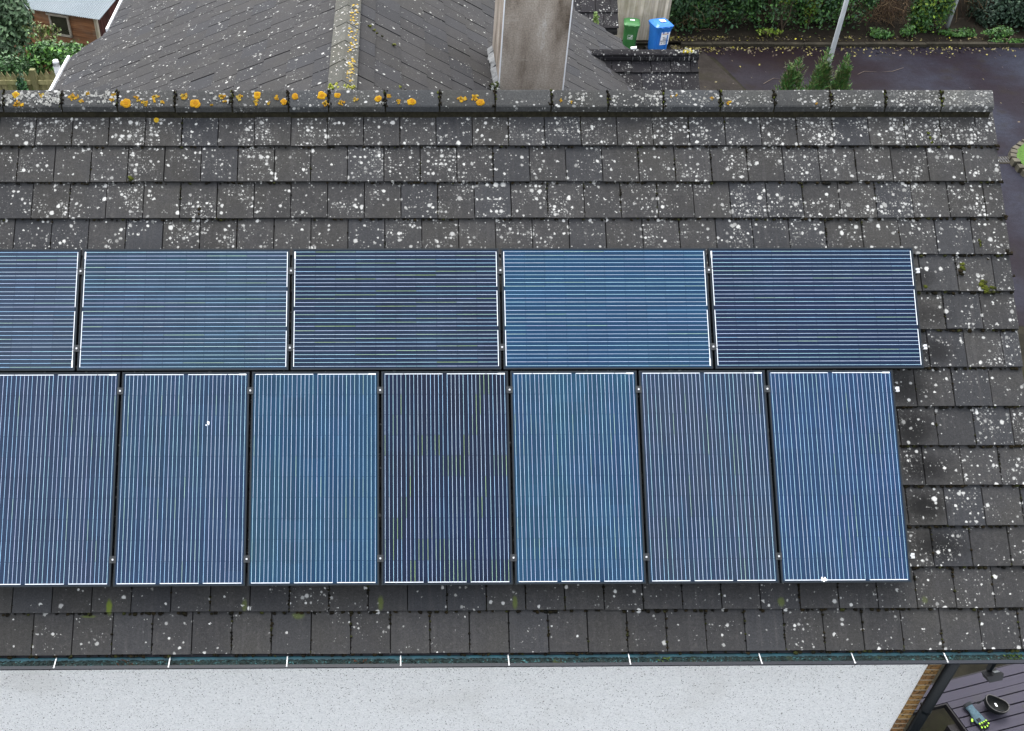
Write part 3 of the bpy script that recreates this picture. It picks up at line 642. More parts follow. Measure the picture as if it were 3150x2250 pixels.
bot = [(-1, (.030, .062, .128), (.035, .058, .12), .1, 'slate blue portrait panel cut by the left photo edge in the lower row'),
       (0, (.028, .072, .135), (.030, .062, .14), .12, 'teal blue portrait panel with a white bird dropping, second in the lower row'),
       (1, (.026, .080, .140), (.018, .072, .165), .14, 'medium blue portrait panel just left of the darkest one in the lower row'),
       (2, (.012, .019, .045), (.010, .026, .078), .55, 'darkest portrait panel, near black navy with yellow green lines, lower row'),
       (3, (.024, .092, .170), (.024, .070, .175), .16, 'bright blue portrait panel just right of the darkest one in the lower row'),
       (4, (.044, .064, .105), (.022, .062, .140), .14, 'grey blue portrait panel with a dull top, second from the right in the lower row'),
       (5, (.024, .070, .180), (.030, .076, .165), .05, 'clean blue portrait panel at the right end of the lower row')]
for k, c, c2, gr, lab in bot:
    u = -2.9852+k*1.012; v = .992+.0144
    cl = [(1, .15, k == 5), (1, 1.45, k == 5)]
    panel('solar_panel', lab, u, v, -90, c, c2, gr, 30+k, True, cl, gp_, cloud=.3 if k in (2, 4) else .22, scale=1.5 if k in (2, 4) else 1.0)
# rails beneath
for v, x1 in ((TV[0], 3.37), (TV[1], 3.37), (1.0064+.15, 3.12), (1.0064+1.45, 3.12)):
    g = MB(); g.box((-6.5, -v-.02, -.085), (x1, -v+.02, -.045))
    for u in [-5.8+1.35*q for q in range(7)]: g.box((u, -v-.016, -.15), (u+.04, -v+.016, -.085))
    obj('mounting_rail', g, M['rail'], house, RM)
# bird droppings on the glass
def dropping(u, v, l, label, w_=.006):
    g = MB(); rg = random.Random(int(u*100))
    for q in range(6): g.blob((u+rg.gauss(0, w_), -v+rg.uniform(-l, l), 0), rg.uniform(.6, 1.3)*w_, (.7, .7, .68), (1, 1.6, .25), .3, rg)
    base = RM @ Vector((u, -v, 0)); g.v = [tuple(RM @ Vector(p)) for p in g.v]
    tag(obj('bird_dropping', g, M['white'], loc=base), label, 'bird dropping')
dropping(-2.30, 1.41, .018, 'small white bird dropping on the teal blue portrait panel')
dropping(2.405, 2.632, .008, 'white bird dropping on the lower frame of the rightmost portrait panel', .009)

# ---------------------------------------------------------------- rear wing
wing = thing('rear_wing', 'lower rear wing with weathered grey tiled roof and mossy ridge behind the main ridge', 'house extension', (-1.33, 7, -8))
WR = Vector((-1.33, 0, .4)); PL, PR = R(24), R(31)
# left slope frame: local x along world -Y..., local -y down the slope (towards -X)
def frame_for(downdir, pitch, origin):
    d = Vector((downdir[0]*math.cos(pitch), downdir[1]*math.cos(pitch), -math.sin(pitch)))   # down slope
    y = -d; h = Vector((downdir[0], downdir[1], 0)); z = (Vector((0, 0, 1))-d*d.z).normalized(); x = y.cross(z)
    return Matrix(((x.x, y.x, z.x, origin[0]), (x.y, y.y, z.y, origin[1]), (x.z, y.z, z.z, origin[2]), (0, 0, 0, 1)))
ML = frame_for((-1, 0), PL, WR); MR = frame_for((1, 0), PR, WR)
def keepL(u, v):   # local u = world y for the left slope (x axis)
    p = ML @ Vector((u, -v+.15, 0)); y = p.y
    lim = -5.2 if y < 6.78 else (-4.74 if y > 7.05 else -5.2+(y-6.78)/.27*.46)
    return p.x > lim+.02
su = (ML.to_3x3() @ Vector((1, 0, 0))).y
y0_, y1_ = (1.7, 12) if su > 0 else (-12, -1.7)
g = MB(); rgw = random.Random(5)
tiles(g, 14, .34, .315, .3, y0_, y1_, (.05, .05), off=-.0, th=.016, dens=lambda u, v, e: .55+.5*e, gap=.0055, jit=.8, keep=None, rg=rgw, bright=(.86, 1.12))
ol = obj('left_roof_tiles', g, M['wing_tiles'], wing, ML)
# trim the eaves to the stepped outline
iv = ML.inverted()
def cutw(o, inv, pt, nr): bisect(o, inv @ Vector(pt), inv.to_3x3() @ Vector(nr))
g2 = MB()
def split_cut(o, inv):
    pass
cutw(ol, iv, (-5.22, 0, 0), (-1, 0, 0))
bm = bmesh.new(); bm.from_mesh(ol.data)
for pt, nr in (((0, 6.85, 0), (0, 1, 0)), ((-4.745, 0, 0), (-1, 0, 0))):
    bmesh.ops.bisect_plane(bm, geom=bm.verts[:]+bm.edges[:]+bm.faces[:], plane_co=iv @ Vector(pt), plane_no=iv.to_3x3() @ Vector(nr))
p1, p2 = Vector((-5.22, 6.74, 0)), Vector((-4.745, 7.07, 0)); dn = Vector((-(p2-p1).y, (p2-p1).x, 0)).normalized()
bmesh.ops.bisect_plane(bm, geom=bm.verts[:]+bm.edges[:]+bm.faces[:], plane_co=iv @ p1, plane_no=iv.to_3x3() @ dn)
kill = []
for f in bm.faces:
    c = ML @ f.calc_center_median()
    if c.x < -4.745 and (c-Vector((p1.x, p1.y, c.z))).dot(dn) > 0: kill.append(f)
bmesh.ops.delete(bm, geom=kill, context='FACES'); bm.to_mesh(ol.data); bm.free()
su = (MR.to_3x3() @ Vector((1, 0, 0))).y
y0_, y1_ = (1.7, 12) if su > 0 else (-12, -1.7)
g = MB(); tiles(g, 15, .34, .315, .3, y0_, y1_, (.12, .12), off=-.0, th=.016, dens=lambda u, v, e: .22+.35*e, gap=.007, jit=1.1, rg=rgw, bright=(.84, 1.1))
orr = obj('right_roof_tiles', g, M['wing_tiles'], wing, MR); iv = MR.inverted()
bm = bmesh.new(); bm.from_mesh(orr.data)
for pt, nr in (((0, 9.0, 0), (0, 1, 0)), ((1.97, 0, 0), (1, 0, 0))):
    bmesh.ops.bisect_plane(bm, geom=bm.verts[:]+bm.edges[:]+bm.faces[:], plane_co=iv @ Vector(pt), plane_no=iv.to_3x3() @ Vector(nr))
kill = [f for f in bm.faces if (lambda c: c.x > 1.97 and c.y > 9.0)(MR @ f.calc_center_median())]
bmesh.ops.delete(bm, geom=kill, context='FACES'); bm.to_mesh(orr.data); bm.free()
# deck under both slopes
g = MB()
for s, p, xe in ((-1, PL, -5.18), (1, PR, 1.95)):
    x0 = WR.x; z1 = WR.z-abs(xe-x0)*math.tan(p)
    g.hexa([(x0, 1.8, WR.z-.12), (xe, 1.8, z1-.12), (xe, 6.8 if s < 0 else 12, z1-.12), (x0, 6.8 if s < 0 else 12, WR.z-.12), (x0, 1.8, WR.z-.055), (xe, 1.8, z1-.055), (xe, 6.8 if s < 0 else 12, z1-.055), (x0, 6.8 if s < 0 else 12, WR.z-.055)])
zl = WR.z-(4.74-1.33)*math.tan(PL)
g.hexa([(-1.33, 6.8, .28), (-4.72, 6.8, zl-.12), (-4.72, 12, zl-.12), (-1.33, 12, .28), (-1.33, 6.8, .345), (-4.72, 6.8, zl-.055), (-4.72, 12, zl-.055), (-1.33, 12, .345)])
xe = 3.2; z0_, z1_ = WR.z-(1.95+1.33)*math.tan(PR), WR.z-(xe+1.33)*math.tan(PR)
g.hexa([(1.95, 1.8, z0_-.12), (xe, 1.8, z1_-.12), (xe, 8.95, z1_-.12), (1.95, 8.95, z0_-.12), (1.95, 1.8, z0_-.055), (xe, 1.8, z1_-.055), (xe, 8.95, z1_-.055), (1.95, 8.95, z0_-.055)])
obj('wing_deck', g, M['underlay'], wing)
g = MB(); g.box((-4.6, 4.3, -8.1), (1.7, 11.9, -1.75)); g.box((1.702, 4.3, -8.1), (2.75, 8.7, -2.4)); obj('wing_wall', g, M['pebble'], wing)
# ridge of the wing: angle tiles
k = 0; y = 1.62
while y < 11.8:
    g = MB(); wd = .135
    prof = [(0, 0, .0), (-wd, 0, -wd*.52), (-wd, 0, -wd*.52-.02), (0, 0, -.022), (wd, 0, -wd*.6-.02), (wd, 0, -wd*.6)]
    g.prism(prof, (-1.33, y, .468), (-1.33, y+.448, .462), (rnd.uniform(.85, 1.12), .7, rnd.random())); obj('wing_ridge_tile', g, M['hip_ridge'], wing); y += .45; k += 1
g = MB(); g.box((-1.4, 1.6, .36), (-1.26, 11.9, .42)); g.box((-1.44, 1.6, .345), (-1.22, 11.9, .385)); obj('wing_ridge_bedding', g, M['mortar'], wing)
# lichen and moss on that ridge (right flank)
g = MB(); rg = random.Random(21)
def crw(x, y, r, c, sq=(1, 1, .12)):
    z = .465-max(0, x+1.33)*.6-max(0, -1.33-x)*.52
    g.blob((x, y, z+.003), r, c, sq, .4, rg)
for yc in [2.2, 2.35, 2.5, 2.62, 2.9, 3.15, 3.3, 3.5, 3.62, 3.8, 3.95, 4.2]:
    for q in range(11): crw(-1.33+rg.uniform(.03, .11), yc+rg.gauss(0, .05), rg.uniform(.006, .02), rg.choice([(.30, .19, .014), (.25, .17, .02), (.22, .18, .06), (.2, .2, .18)]))
for q in range(50): crw(-1.33+rg.uniform(.02, .115), rg.uniform(1.9, 4.5), rg.uniform(.004, .01), (.32, .32, .3))
for q in range(40): crw(-1.33-rg.uniform(.02, .115), rg.uniform(1.9, 4.5), rg.uniform(.003, .008), (.42, .4, .36))
for q in range(80): g.blob((-1.33+rg.uniform(-.12, .12), rg.uniform(1.95, 2.04), .42+rg.uniform(-.03, .03)), rg.uniform(.008, .018), rg.choice([(.12, .15, .01), (.2, .2, .03), (.4, .4, .3)]), jit=.3, rg=rg)
for (xx, yy) in ((-1.06, 3.75), (-1.02, 3.73), (-.97, 3.72), (-.85, 3.68), (-.79, 2.75), (-.75, 2.72), (-1.1, 3.8)):
    z = WR.z-(xx+1.33)*math.tan(PR)+.006
    for q in range(5): g.blob((xx+rg.gauss(0, .012), yy+rg.gauss(0, .008), z), rg.uniform(.006, .013), rg.choice([(.09, .10, .015), (.02, .02, .01)]), jit=.3, rg=rg)
q_ = obj('wing_lichen', g, M['lichen'], wing); q_['kind'] = 'stuff'
# dark slips under lifted tiles of the right slope
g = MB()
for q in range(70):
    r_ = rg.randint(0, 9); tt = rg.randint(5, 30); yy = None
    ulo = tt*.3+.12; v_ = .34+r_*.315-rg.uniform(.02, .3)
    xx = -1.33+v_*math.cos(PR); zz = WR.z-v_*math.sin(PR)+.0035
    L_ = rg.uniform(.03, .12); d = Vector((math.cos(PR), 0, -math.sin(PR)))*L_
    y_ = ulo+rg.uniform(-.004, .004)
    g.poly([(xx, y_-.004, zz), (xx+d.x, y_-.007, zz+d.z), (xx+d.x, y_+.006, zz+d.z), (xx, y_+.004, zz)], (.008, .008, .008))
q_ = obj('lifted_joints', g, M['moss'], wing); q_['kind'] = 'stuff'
# white eaves trim
zl1, zl2 = WR.z-(5.22-1.33)*math.tan(PL), WR.z-(4.745-1.33)*math.tan(PL)
for x, y0, y1, z in ((-5.235, 1.9, 6.72, zl1), (-4.76, 7.1, 11.9, zl2)):
    g = MB(); g.box((x-.03, y0, z-.12), (x, y1, z+.006)); obj('eaves_trim', g, M['white_pvc'], wing)

# chimney
ch = thing('chimney', 'broad grey brown rendered chimney with white corner beads rising through the wing roof', 'chimney', (.707, 4.65, -1.3))
g = MB(); g.box((.34, 4.15, -1.5), (1.073, 5.15, 2.2)); obj('stack', g, M['chimney'], ch)
g = MB(); g.box((.3, 4.11, 2.2), (1.113, 5.19, 2.32)); obj('cap', g, M['chimney'], ch)
for x in (.335, 1.064):
    g = MB(); g.box((x, 4.143, -1.45), (x+.014, 4.155, 2.2)); obj('corner_bead', g, M['white'], ch)
for y in (4.4, 4.9):
    g = MB(); g.tube([(.7, y, 2.32), (.7, y, 2.5), (.7, y, 2.52), (.7, y, 2.6)], [.12, .1, .12, .12], 20); obj('chimney_pot', g, simple('terracotta', (.3, .13, .07)), ch)
g = MB(); rg = random.Random(2)
for q in range(14):
    y = 4.0+q*.08; z = WR.z-(.34-WR.x)*math.tan(PR)
    x_ = .275+rg.uniform(-.012, .012); g.hexa([(x_, y, z+.05), (.345, y, z+.0), (.345, y+.085, z+.0), (x_, y+.085, z+.05), (x_, y, z+.056), (.336, y, z+.10+rg.uniform(-.015, .015)), (.336, y+.085, z+.10), (x_, y+.085, z+.056)])
obj('flashing', g, M['lead'], ch)
g = MB()
for q in range(30): g.blob((.3+rg.gauss(0, .03), 3.98+rg.uniform(-.12, .1), -.52+rg.uniform(-.03, .03)), rg.uniform(.012, .03), rg.choice([(.02, .018, .01), (.16, .17, .16), (.04, .05, .02)]), jit=.4, rg=rg)
q_ = obj('flashing_moss', g, M['moss'], ch); q_['kind'] = 'stuff'

# small gable roof in front (A) and the farther one (B)
def small_roof(name, label, x0, x1, yr, zr, pitch, tw, ga, rows, cut, seed, wallz):
    t = thing(name, label, 'roof', ((x0+x1)/2, yr, -8)); rg = random.Random(seed)
    F = frame_for((0, -1), pitch, (0, yr, zr)); s = 1 if (F.to_3x3() @ Vector((1, 0, 0))).x > 0 else -1
    a, b = (x0, x1) if s > 0 else (-x1, -x0)
    g = MB(); tiles(g, rows, ga*.95, ga, tw, a, b, (.02, .02+tw/2), off=-.02, th=.02, dens=lambda u, v, e: .5+.6*e, jit=1.2, rg=rg, gap=.004)
    o = obj('front_tiles', g, M['porch_tiles'], t, F)
    iv = F.inverted()
    if cut: bisect(o, iv @ Vector(cut[0]), iv.to_3x3() @ Vector(cut[1]))
    F2 = frame_for((0, 1), pitch, (0, yr, zr)); s = 1 if (F2.to_3x3() @ Vector((1, 0, 0))).x > 0 else -1
    a, b = (x0, x1) if s > 0 else (-x1, -x0)
    g = MB(); tiles(g, rows, ga*.95, ga, tw, a, b, (.02, .02+tw/2), off=-.02, th=.02, jit=1, rg=rg); obj('back_tiles', g, M['porch_tiles'], t, F2)
    L_ = ga*rows; dy = L_*math.cos(pitch); dz = L_*math.sin(pitch)
    g = MB(); g.prism([(0, 0, -.07), (0, -dy, -dz-.07), (0, -dy, -dz-.14), (0, dy, -dz-.14), (0, dy, -dz-.07)], (x0+.3, yr, zr), (x1-.03, yr, zr)); o = obj('roof_deck', g, M['underlay'], t)
    g = MB(); g.box((x0+.6, yr-dy+.25, -8.1), (x1-.12, yr+dy-.25, zr-dz-.05)); g.prism([(0, -dy+.25, -dz-.1), (0, dy-.25, -dz-.1), (0, 0, -.15)], (x1-.2, yr, zr), (x1-.12, yr, zr)); obj('gable_wall', g, M['pebble'], t)
    return t
tA = small_roof('porch_roof', 'small near black tiled gable roof in front of the wheelie bins with yellow lichen at its right end', 1.9, 3.545, 7.5, -1.61, R(36), .284, .325, 7, ((1.99, 7.45, 0), (-.74, -.67, 0)), 4, -2)
x = 2.02; rg = random.Random(9)
for x1 in (2.17, 2.58, 3.0, 3.42, 3.55):
    g = MB(); g.prism([(0, a*.95, b*.95) for _, a, b in ridge_prof(.1, .075, .05)], (x+.004, 7.5, -1.578), (x1-.004, 7.5, -1.578), (.95, .9, rg.random())); o = obj('ridge_tile', g, M['porch_tiles'], tA)
    if x < 2.05: bisect(o, o.matrix_local.inverted() @ (Vector((2.0, 7.45, -1.6))-wpos(tA)), (-.74, -.67, 0))
    x = x1
g = MB()
for q in range(60): g.blob((3.4+rg.gauss(0, .035), 7.46+rg.gauss(0, .03), -1.585+rg.uniform(-.02, .015)), rg.uniform(.01, .022), rg.choice([(.28, .22, .01), (.22, .19, .015), (.3, .3, .26), (.2, .21, .18)]), jit=.4, rg=rg)
for q in range(16): g.blob((3.27+rg.gauss(0, .02), 7.45+rg.gauss(0, .02), -1.585), rg.uniform(.006, .014), (.3, .3, .27), jit=.4, rg=rg)
q_ = obj('yellow_lichen', g, M['lichen'], tA); q_['kind'] = 'stuff'
g = MB(); d = Vector((.6, -.56, 0))   # dark strip added for the shade gap between wing and small roof
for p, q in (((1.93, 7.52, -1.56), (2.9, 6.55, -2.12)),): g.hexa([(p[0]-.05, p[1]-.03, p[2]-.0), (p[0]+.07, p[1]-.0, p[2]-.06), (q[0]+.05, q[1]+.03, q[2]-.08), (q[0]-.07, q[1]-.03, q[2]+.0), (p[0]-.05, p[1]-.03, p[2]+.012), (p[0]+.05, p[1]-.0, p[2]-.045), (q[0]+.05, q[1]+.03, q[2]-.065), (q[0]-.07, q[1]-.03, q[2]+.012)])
obj('valley_shade_strip', g, M['fascia'], tA)
tB = small_roof('outbuilding_roof', 'dark tiled slope of the farther outbuilding beside the weathered board fence', 1.2, 3.41, 14.6, -1.47, R(36), .282, .325, 9, None, 8, -3)
tB.location.z = -8
for ch_ in tB.children: pass
# move the roof so that its slope passes through the traced plane
dyB, dzB = 14.6, -4.22

# ---------------------------------------------------------------- fences
ft = thing('board_fence', 'tall pale weathered vertical board fence behind the wheelie bins', 'fence', (6.4, 23, -8))
g = MB(); x = 5.3; rg = random.Random(6)
while x < 7.08:
    w_ = .1; g.box((x, 22.9+rg.uniform(0, .01), -8.02), (x+w_-.006, 22.925+rg.uniform(0, .01), -5.9+rg.uniform(-.02, .02)), (rg.uniform(.75, 1.25), 1, 1)); x += w_
obj('boards', g, M['fence_old'], ft)
g = MB()
for z in (-7.6, -6.2): g = MB(); g.box((5.3, 22.94, z), (7.08, 22.98, z+.08)); obj('rail', g, M['fence_old'], ft)
g = MB(); g.box((7.085, 22.9, -8.05), (7.16, 23.0, -5.9), (.8, 1, 1)); obj('post', g, M['fence_old'], ft)

lf = thing('picket_fence', 'greenish treated picket fence with pointed boards below the ivy at the left', 'fence', (-7.5, 14, -8))
g = MB(); x = -12.4; k = 0
while x < -5.6:
    br = rg.uniform(.75, 1.2); zt = -4.86-.05*abs(math.sin((x+.35)*1.65)); w_ = .118
    g.box((x, 14, -8.02), (x+w_-.012, 14.02, zt-.06), (br, 1, 1))
    g.prism([(0, 0, zt-.06), (w_-.012, 0, zt-.06), ((w_-.012)/2, 0, zt+.05)], (x, 14, 0), (x, 14.02, 0), (br*.8, 1, 1)); x += w_
obj('pickets', g, M['fence_new'], lf)
for x0, x1 in ((-12.4, -8.42), (-8.3, -5.6)):
    for z_ in (-5.12, -7.2): g = MB(); g.box((x0, 13.955, z_), (x1, 13.995, z_+.09), (1.25, 1, 1)); obj('rail', g, M['fence_new'], lf)
for x in (-8.36, -10.5):
    g = MB(); g.box((x-.055, 13.9, -8.05), (x+.055, 14.01, -4.78), (.7, 1, 1)); obj('post', g, M['fence_new'], lf)

# vent pipe
vp = thing('vent_pipe', 'white vent pipe with slotted cap beside the left eaves of the wing', 'pipe', (-6.2, 9, -8)); X0, Y0 = -6.2, 9.0
g = MB(); g.tube([(X0, Y0, -8), (X0, Y0, -2.52)], .046, 20); g.tube([(X0, Y0, -2.6), (X0, Y0, -2.51)], .052, 20); obj('pipe', g, M['white_pvc'], vp, smooth=False)
g = MB(); g.tube([(X0, Y0, -2.51), (X0, Y0, -2.50), (X0, Y0, -2.42), (X0, Y0, -2.40)], [.05, .058, .047, .04], 20)
cap = obj('cap', g, M['white_pvc'], vp)
g = MB()
for q in range(18):
    a = 2*math.pi*q/18; g.box((.0535, -.0035, -2.49), (.058, .0035, -2.43), m=Matrix.Translation((X0, Y0, 0)) @ Matrix.Rotation(a, 4, 'Z'))
obj('slot', g, M['grate'], cap, local=False); g.v = []

# shed
ang = math.atan2(19.60-20.39, -8.31+10.52)
S = Matrix.Translation((-8.36, 19.62, -6.0)) @ Matrix.Rotation(ang, 4, 'Z')
shed = thing('shed', 'brown timber clad garden shed with pale corrugated metal roof', 'shed', (-9.5, 21, -8))
g = MB(); n_ = 100; L_ = 3.2; D_ = 3.2; amp = .012; rp = .22
pts = [(-L_+L_*i/n_*1.0, amp*math.sin(i*2*math.pi/2.6)) for i in range(n_+1)]
n_ = 260; pts = [(-L_+L_*i/n_, amp*math.sin(2*math.pi*(L_*i/n_)/.062)) for i in range(n_+1)]
for i in range(n_):
    (xa_, za), (xb_, zb) = pts[i], pts[i+1]
    P = [(xa_, 0, za), (xb_, 0, zb), (xb_, D_, zb+D_*rp), (xa_, D_, za+D_*rp)]
    g.poly([S @ Vector(p) for p in P]); g.poly([S @ Vector((p[0], p[1], p[2]-.004)) for p in P][::-1])
obj('roof', g, M['tin'], shed, smooth=True)
g = MB()
z = -2.1; k = 0
while z < -.06:
    br = rg.uniform(.75, 1.25); g.hexa([(-3.1, .145, z), (-.22, .145, z), (-.22, .2, z), (-3.1, .2, z), (-3.1, .165, z+.1), (-.22, .165, z+.1), (-.22, .2, z+.1), (-3.1, .2, z+.1)], (br, 1, 1), m=S); z += .1
obj('wall', g, M['shed_wood'], shed)
g = MB(); x = .2
while x < 3.1: g.box((-.22, x, -2.1), (-.19+rg.uniform(-.006, .006), x+.11, -.02+(x)*rp*.9), (rg.uniform(.6, 1.2), 1, 1), m=S); x += .12
obj('side_wall', g, M['shed_dark'], shed)
g = MB(); g.box((-.26, .12, -2.1), (-.185, .2, -.05), (1, 1, 1), m=S); obj('corner_post', g, M['fence_old'], shed)
wi = MB(); wx0, wx1, wz0, wz1 = -1.62, -1.02, -.66, -.12
for (a, b, c, d_) in ((wx0, wx1, wz0, wz0+.05), (wx0, wx0+.05, wz0, wz1), (wx1-.05, wx1, wz0, wz1)): wi.box((a, .10, c), (b, .15, d_), m=S)
wi.box((wx0-.03, .06, wz1), (wx1+.03, .15, wz1+.06), m=S); win = obj('window', wi, M['weathered'], shed)
g = MB(); g.box((wx0+.04, .125, wz0+.04), (wx1-.04, .135, wz1), m=S); obj('pane', g, M['glass'], win)

# ---------------------------------------------------------------- foliage
def leaves(g, ctr, rad, n, size, pal, rg, shell=.5, up=.3, asp=1.7, flat=0):
    """leaf sized faces through an uneven crown made of several lobes"""
    cx_, cy_, cz_ = ctr; lob = [(0, 0, 0, 1)]
    for k in range(9):
        a = rg.uniform(0, 6.28); e = rg.uniform(-.5, 1.2); q = rg.uniform(.35, .75); lob.append((math.cos(a)*math.cos(e)*q, math.sin(a)*math.cos(e)*q, math.sin(e)*q, rg.uniform(.28, .55)))
    for i in range(n):
        L_ = rg.choice(lob[1:]) if rg.random() < .8 else lob[0]
        while True:
            x, y, z = rg.gauss(0, 1), rg.gauss(0, 1), rg.gauss(0, 1); q = math.sqrt(x*x+y*y+z*z)
            if q > .01: break
        k = rg.uniform(shell, 1)*L_[3]/q; nx_, ny_, nz_ = x/q, y/q, z/q
        px, py, pz = (L_[0]+x*k)*rad[0]+cx_, (L_[1]+y*k)*rad[1]+cy_, (L_[2]+z*k)*rad[2]+cz_
        n3_ = Vector((nx_+rg.gauss(0, .6), ny_+rg.gauss(0, .6), nz_+up+rg.gauss(0, .6))).normalized()
        t_ = n3_.cross(Vector((rg.gauss(0, 1), rg.gauss(0, 1), rg.gauss(0, 1)))).normalized(); b_ = n3_.cross(t_)
        s_ = size*rg.uniform(.6, 1.35); c = rg.choice(pal); v_ = rg.uniform(.7, 1.3)*(L_[3]*.5+.75)
        P = Vector((px, py, pz)); t_ = t_*s_*asp*.5; b_ = b_*s_*.5
        g.poly([P-t_, P-b_*.9+n3_*s_*.1, P+t_, P+b_*.9+n3_*s_*.1], (c[0]*v_, c[1]*v_, c[2]*v_))
def branches(g, base, ctr, rad, n, rg, r0=.03, c=(.06, .045, .03)):
    base = Vector(base)
    for k in range(n):
        a = rg.uniform(0, 6.28); e = rg.uniform(.1, 1.3); tip = Vector(ctr)+Vector((math.cos(a)*math.cos(e)*rad[0], math.sin(a)*math.cos(e)*rad[1], math.sin(e)*rad[2]))*.75
        m1 = base.lerp(tip, .35)+Vector((rg.gauss(0, .08), rg.gauss(0, .08), .1)); m2 = base.lerp(tip, .7)+Vector((rg.gauss(0, .1), rg.gauss(0, .1), .05))
        g.tube([base+Vector((rg.gauss(0, .05), rg.gauss(0, .05), 0)), m1, m2, tip], [r0, r0*.7, r0*.4, r0*.15], 5, c, False)
def shrub(name, label, cat, ctr, rad, n, size, pal, seed, group=None, gz=-8.0, nb=8, up=.3, shell=.45, asp=1.7):
    rg = random.Random(seed); t = thing(name, label, cat, (ctr[0], ctr[1], gz), group)
    g = MB(); leaves(g, ctr, rad, n, size, pal, rg, shell, up, asp); obj('foliage', g, M['leaf'], t)
    g = MB(); branches(g, (ctr[0], ctr[1], gz), ctr, rad, nb, rg); obj('stems', g, M['twig'], t)
    return t
DG = [(.030, .075, .022), (.022, .058, .022), (.04, .09, .026), (.026, .06, .028)]
MG = [(.040, .10, .018), (.030, .085, .018), (.05, .12, .02), (.025, .07, .02)]
YG = [(.14, .21, .02), (.11, .19, .02), (.17, .22, .03)]
BG = [(.022, .045, .028), (.03, .058, .035), (.018, .036, .022), (.035, .065, .035)]
hg = 'hedge shrubs along the far side of the road'
HED = [
 ('dark green hedge shrub right beside the weathered board fence', (7.6, 24.3, -6.7), (.85, .8, 1.5), 5200, DG, .055),
 ('dark leafy hedge shrub, second from the board fence', (8.9, 24.4, -6.6), (.95, .85, 1.6), 6000, DG+MG[:1], .055),
 ('mid green hedge shrub with scattered yellow leaves left of the nearer pole', (10.2, 24.4, -6.6), (.95, .8, 1.6), 6000, DG+MG[:2], .055),
 ('green hedge shrub behind the nearer pole with bright leaves low down', (11.6, 24.4, -6.6), (.95, .85, 1.6), 6000, DG+MG, .055),
 ('green hedge shrub just right of the nearer pole', (12.7, 24.5, -6.6), (.75, .8, 1.6), 4800, DG+MG[1:3], .055),
 ('bright green upright hedge shrub between the twig tangle and the farther pole', (15.1, 24.2, -6.75), (.5, .6, 1.35), 3400, MG+DG[:1]+YG[:1], .055),
 ('blackish green hedge shrub above the foot of the farther pole', (15.95, 25.2, -5.9), (.75, .6, 1.1), 2800, DG, .05),
 ('blue green hedge shrub at the right edge of the photo', (18.2, 24.4, -7.0), (.95, .8, 1.05), 5600, BG, .055),
 ('blue green low hedge shrub right of the brown stems by the farther pole', (17.2, 24.6, -7.1), (.6, .6, .8), 2600, BG, .055),
 ('dark hedge tree crown high up at the right end of the hedge', (18.6, 26.0, -4.8), (1.6, 1.0, 1.2), 4200, DG, .06),
]
for i, (lab, c, r, n, pal, s) in enumerate(HED):
    lo = c[2] < -6 and i < 9
    shrub('hedge_shrub', lab, 'shrub', (c[0], c[1]-(.5 if lo else .25), c[2]-(.32 if lo else 0)), (r[0]*1.12, r[1], r[2]*1.05), int(n*1.7), s*1.15, pal, 100+i, hg, nb=10)
for i, (lab, c, r, n, pal) in enumerate([
 ('cluster of yellow green leaves climbing left of the nearer pole', (11.5, 23.6, -7.15), (.28, .2, .55), 420, YG),
 ('thin spray of yellow leaves hanging in the dark hedge gap', (10.75, 23.6, -6.95), (.35, .15, .25), 150, YG),
 ('low yellow green leaves at the kerb left of the nearer pole', (10.2, 23.1, -7.75), (.55, .15, .12), 160, YG)]):
    shrub('climber', lab, 'plant', c, r, n, .055, pal, 140+i, nb=3, gz=-7.9)
for i, (lab, c, r, n) in enumerate([
 ('bright green weed clump at the kerb below the brown twig tangle', (13.55, 23.1, -7.78), (.42, .2, .17), 800),
 ('small bright green weed clump right of the twig tangle foot', (14.35, 23.1, -7.72), (.25, .2, .2), 500),
 ('grassy green weeds at the foot of the farther pole', (15.9, 23.2, -7.8), (.6, .25, .13), 800),
 ('tall bright green weed clump by the kerb right of the farther pole', (17.0, 23.05, -7.75), (.5, .2, .2), 900),
 ('sparse weeds on the kerb edge near the right of the photo', (17.2, 22.75, -7.86), (.6, .1, .08), 400)]):
    shrub('weed_clump', lab, 'plant', c, r, n, .05, MG+[(.06, .15, .02)], 160+i, 'weed clumps along the kerb', nb=2, gz=-7.9, up=.8)
def twigs(name, label, c, r, n, cols, seed, rr=.008, gz=-8):
    rg = random.Random(seed); t = thing(name, label, 'plant', (c[0], c[1], gz)); g = MB()
    for k in range(n):
        p = Vector((c[0]+rg.gauss(0, r[0]*.5), c[1]+rg.gauss(0, r[1]*.4), c[2]+rg.uniform(-1, 1)*r[2])); d = Vector((rg.gauss(0, .5), rg.gauss(0, .4), rg.gauss(0, 1))).normalized(); P = [p]
        for q in range(5): d = (d+Vector((rg.gauss(0, .35), rg.gauss(0, .3), rg.gauss(-.12, .35)))).normalized(); p = p+d*rg.uniform(.1, .22); P.append(p)
        k_ = rg.uniform(.5, 1.2); g.tube(P, [rr, rr, rr*.9, rr*.7, rr*.6, rr*.4], 3, tuple(q*k_ for q in rg.choice(cols)), False)
    obj('stems', g, M['twig'], t); return t
BR = [(.14, .09, .05), (.10, .06, .035), (.2, .14, .08), (.07, .045, .03)]
twigs('bramble_tangle', 'brown dry tangle of climbing stems in the middle of the hedge', (13.95, 24.1, -6.85), (.75, .5, 1.05), 520, BR, 200)
twigs('bramble_tangle', 'grey brown dry stems hanging just right of the farther pole', (16.7, 24.3, -6.6), (.45, .4, 1.1), 170, BR, 201)
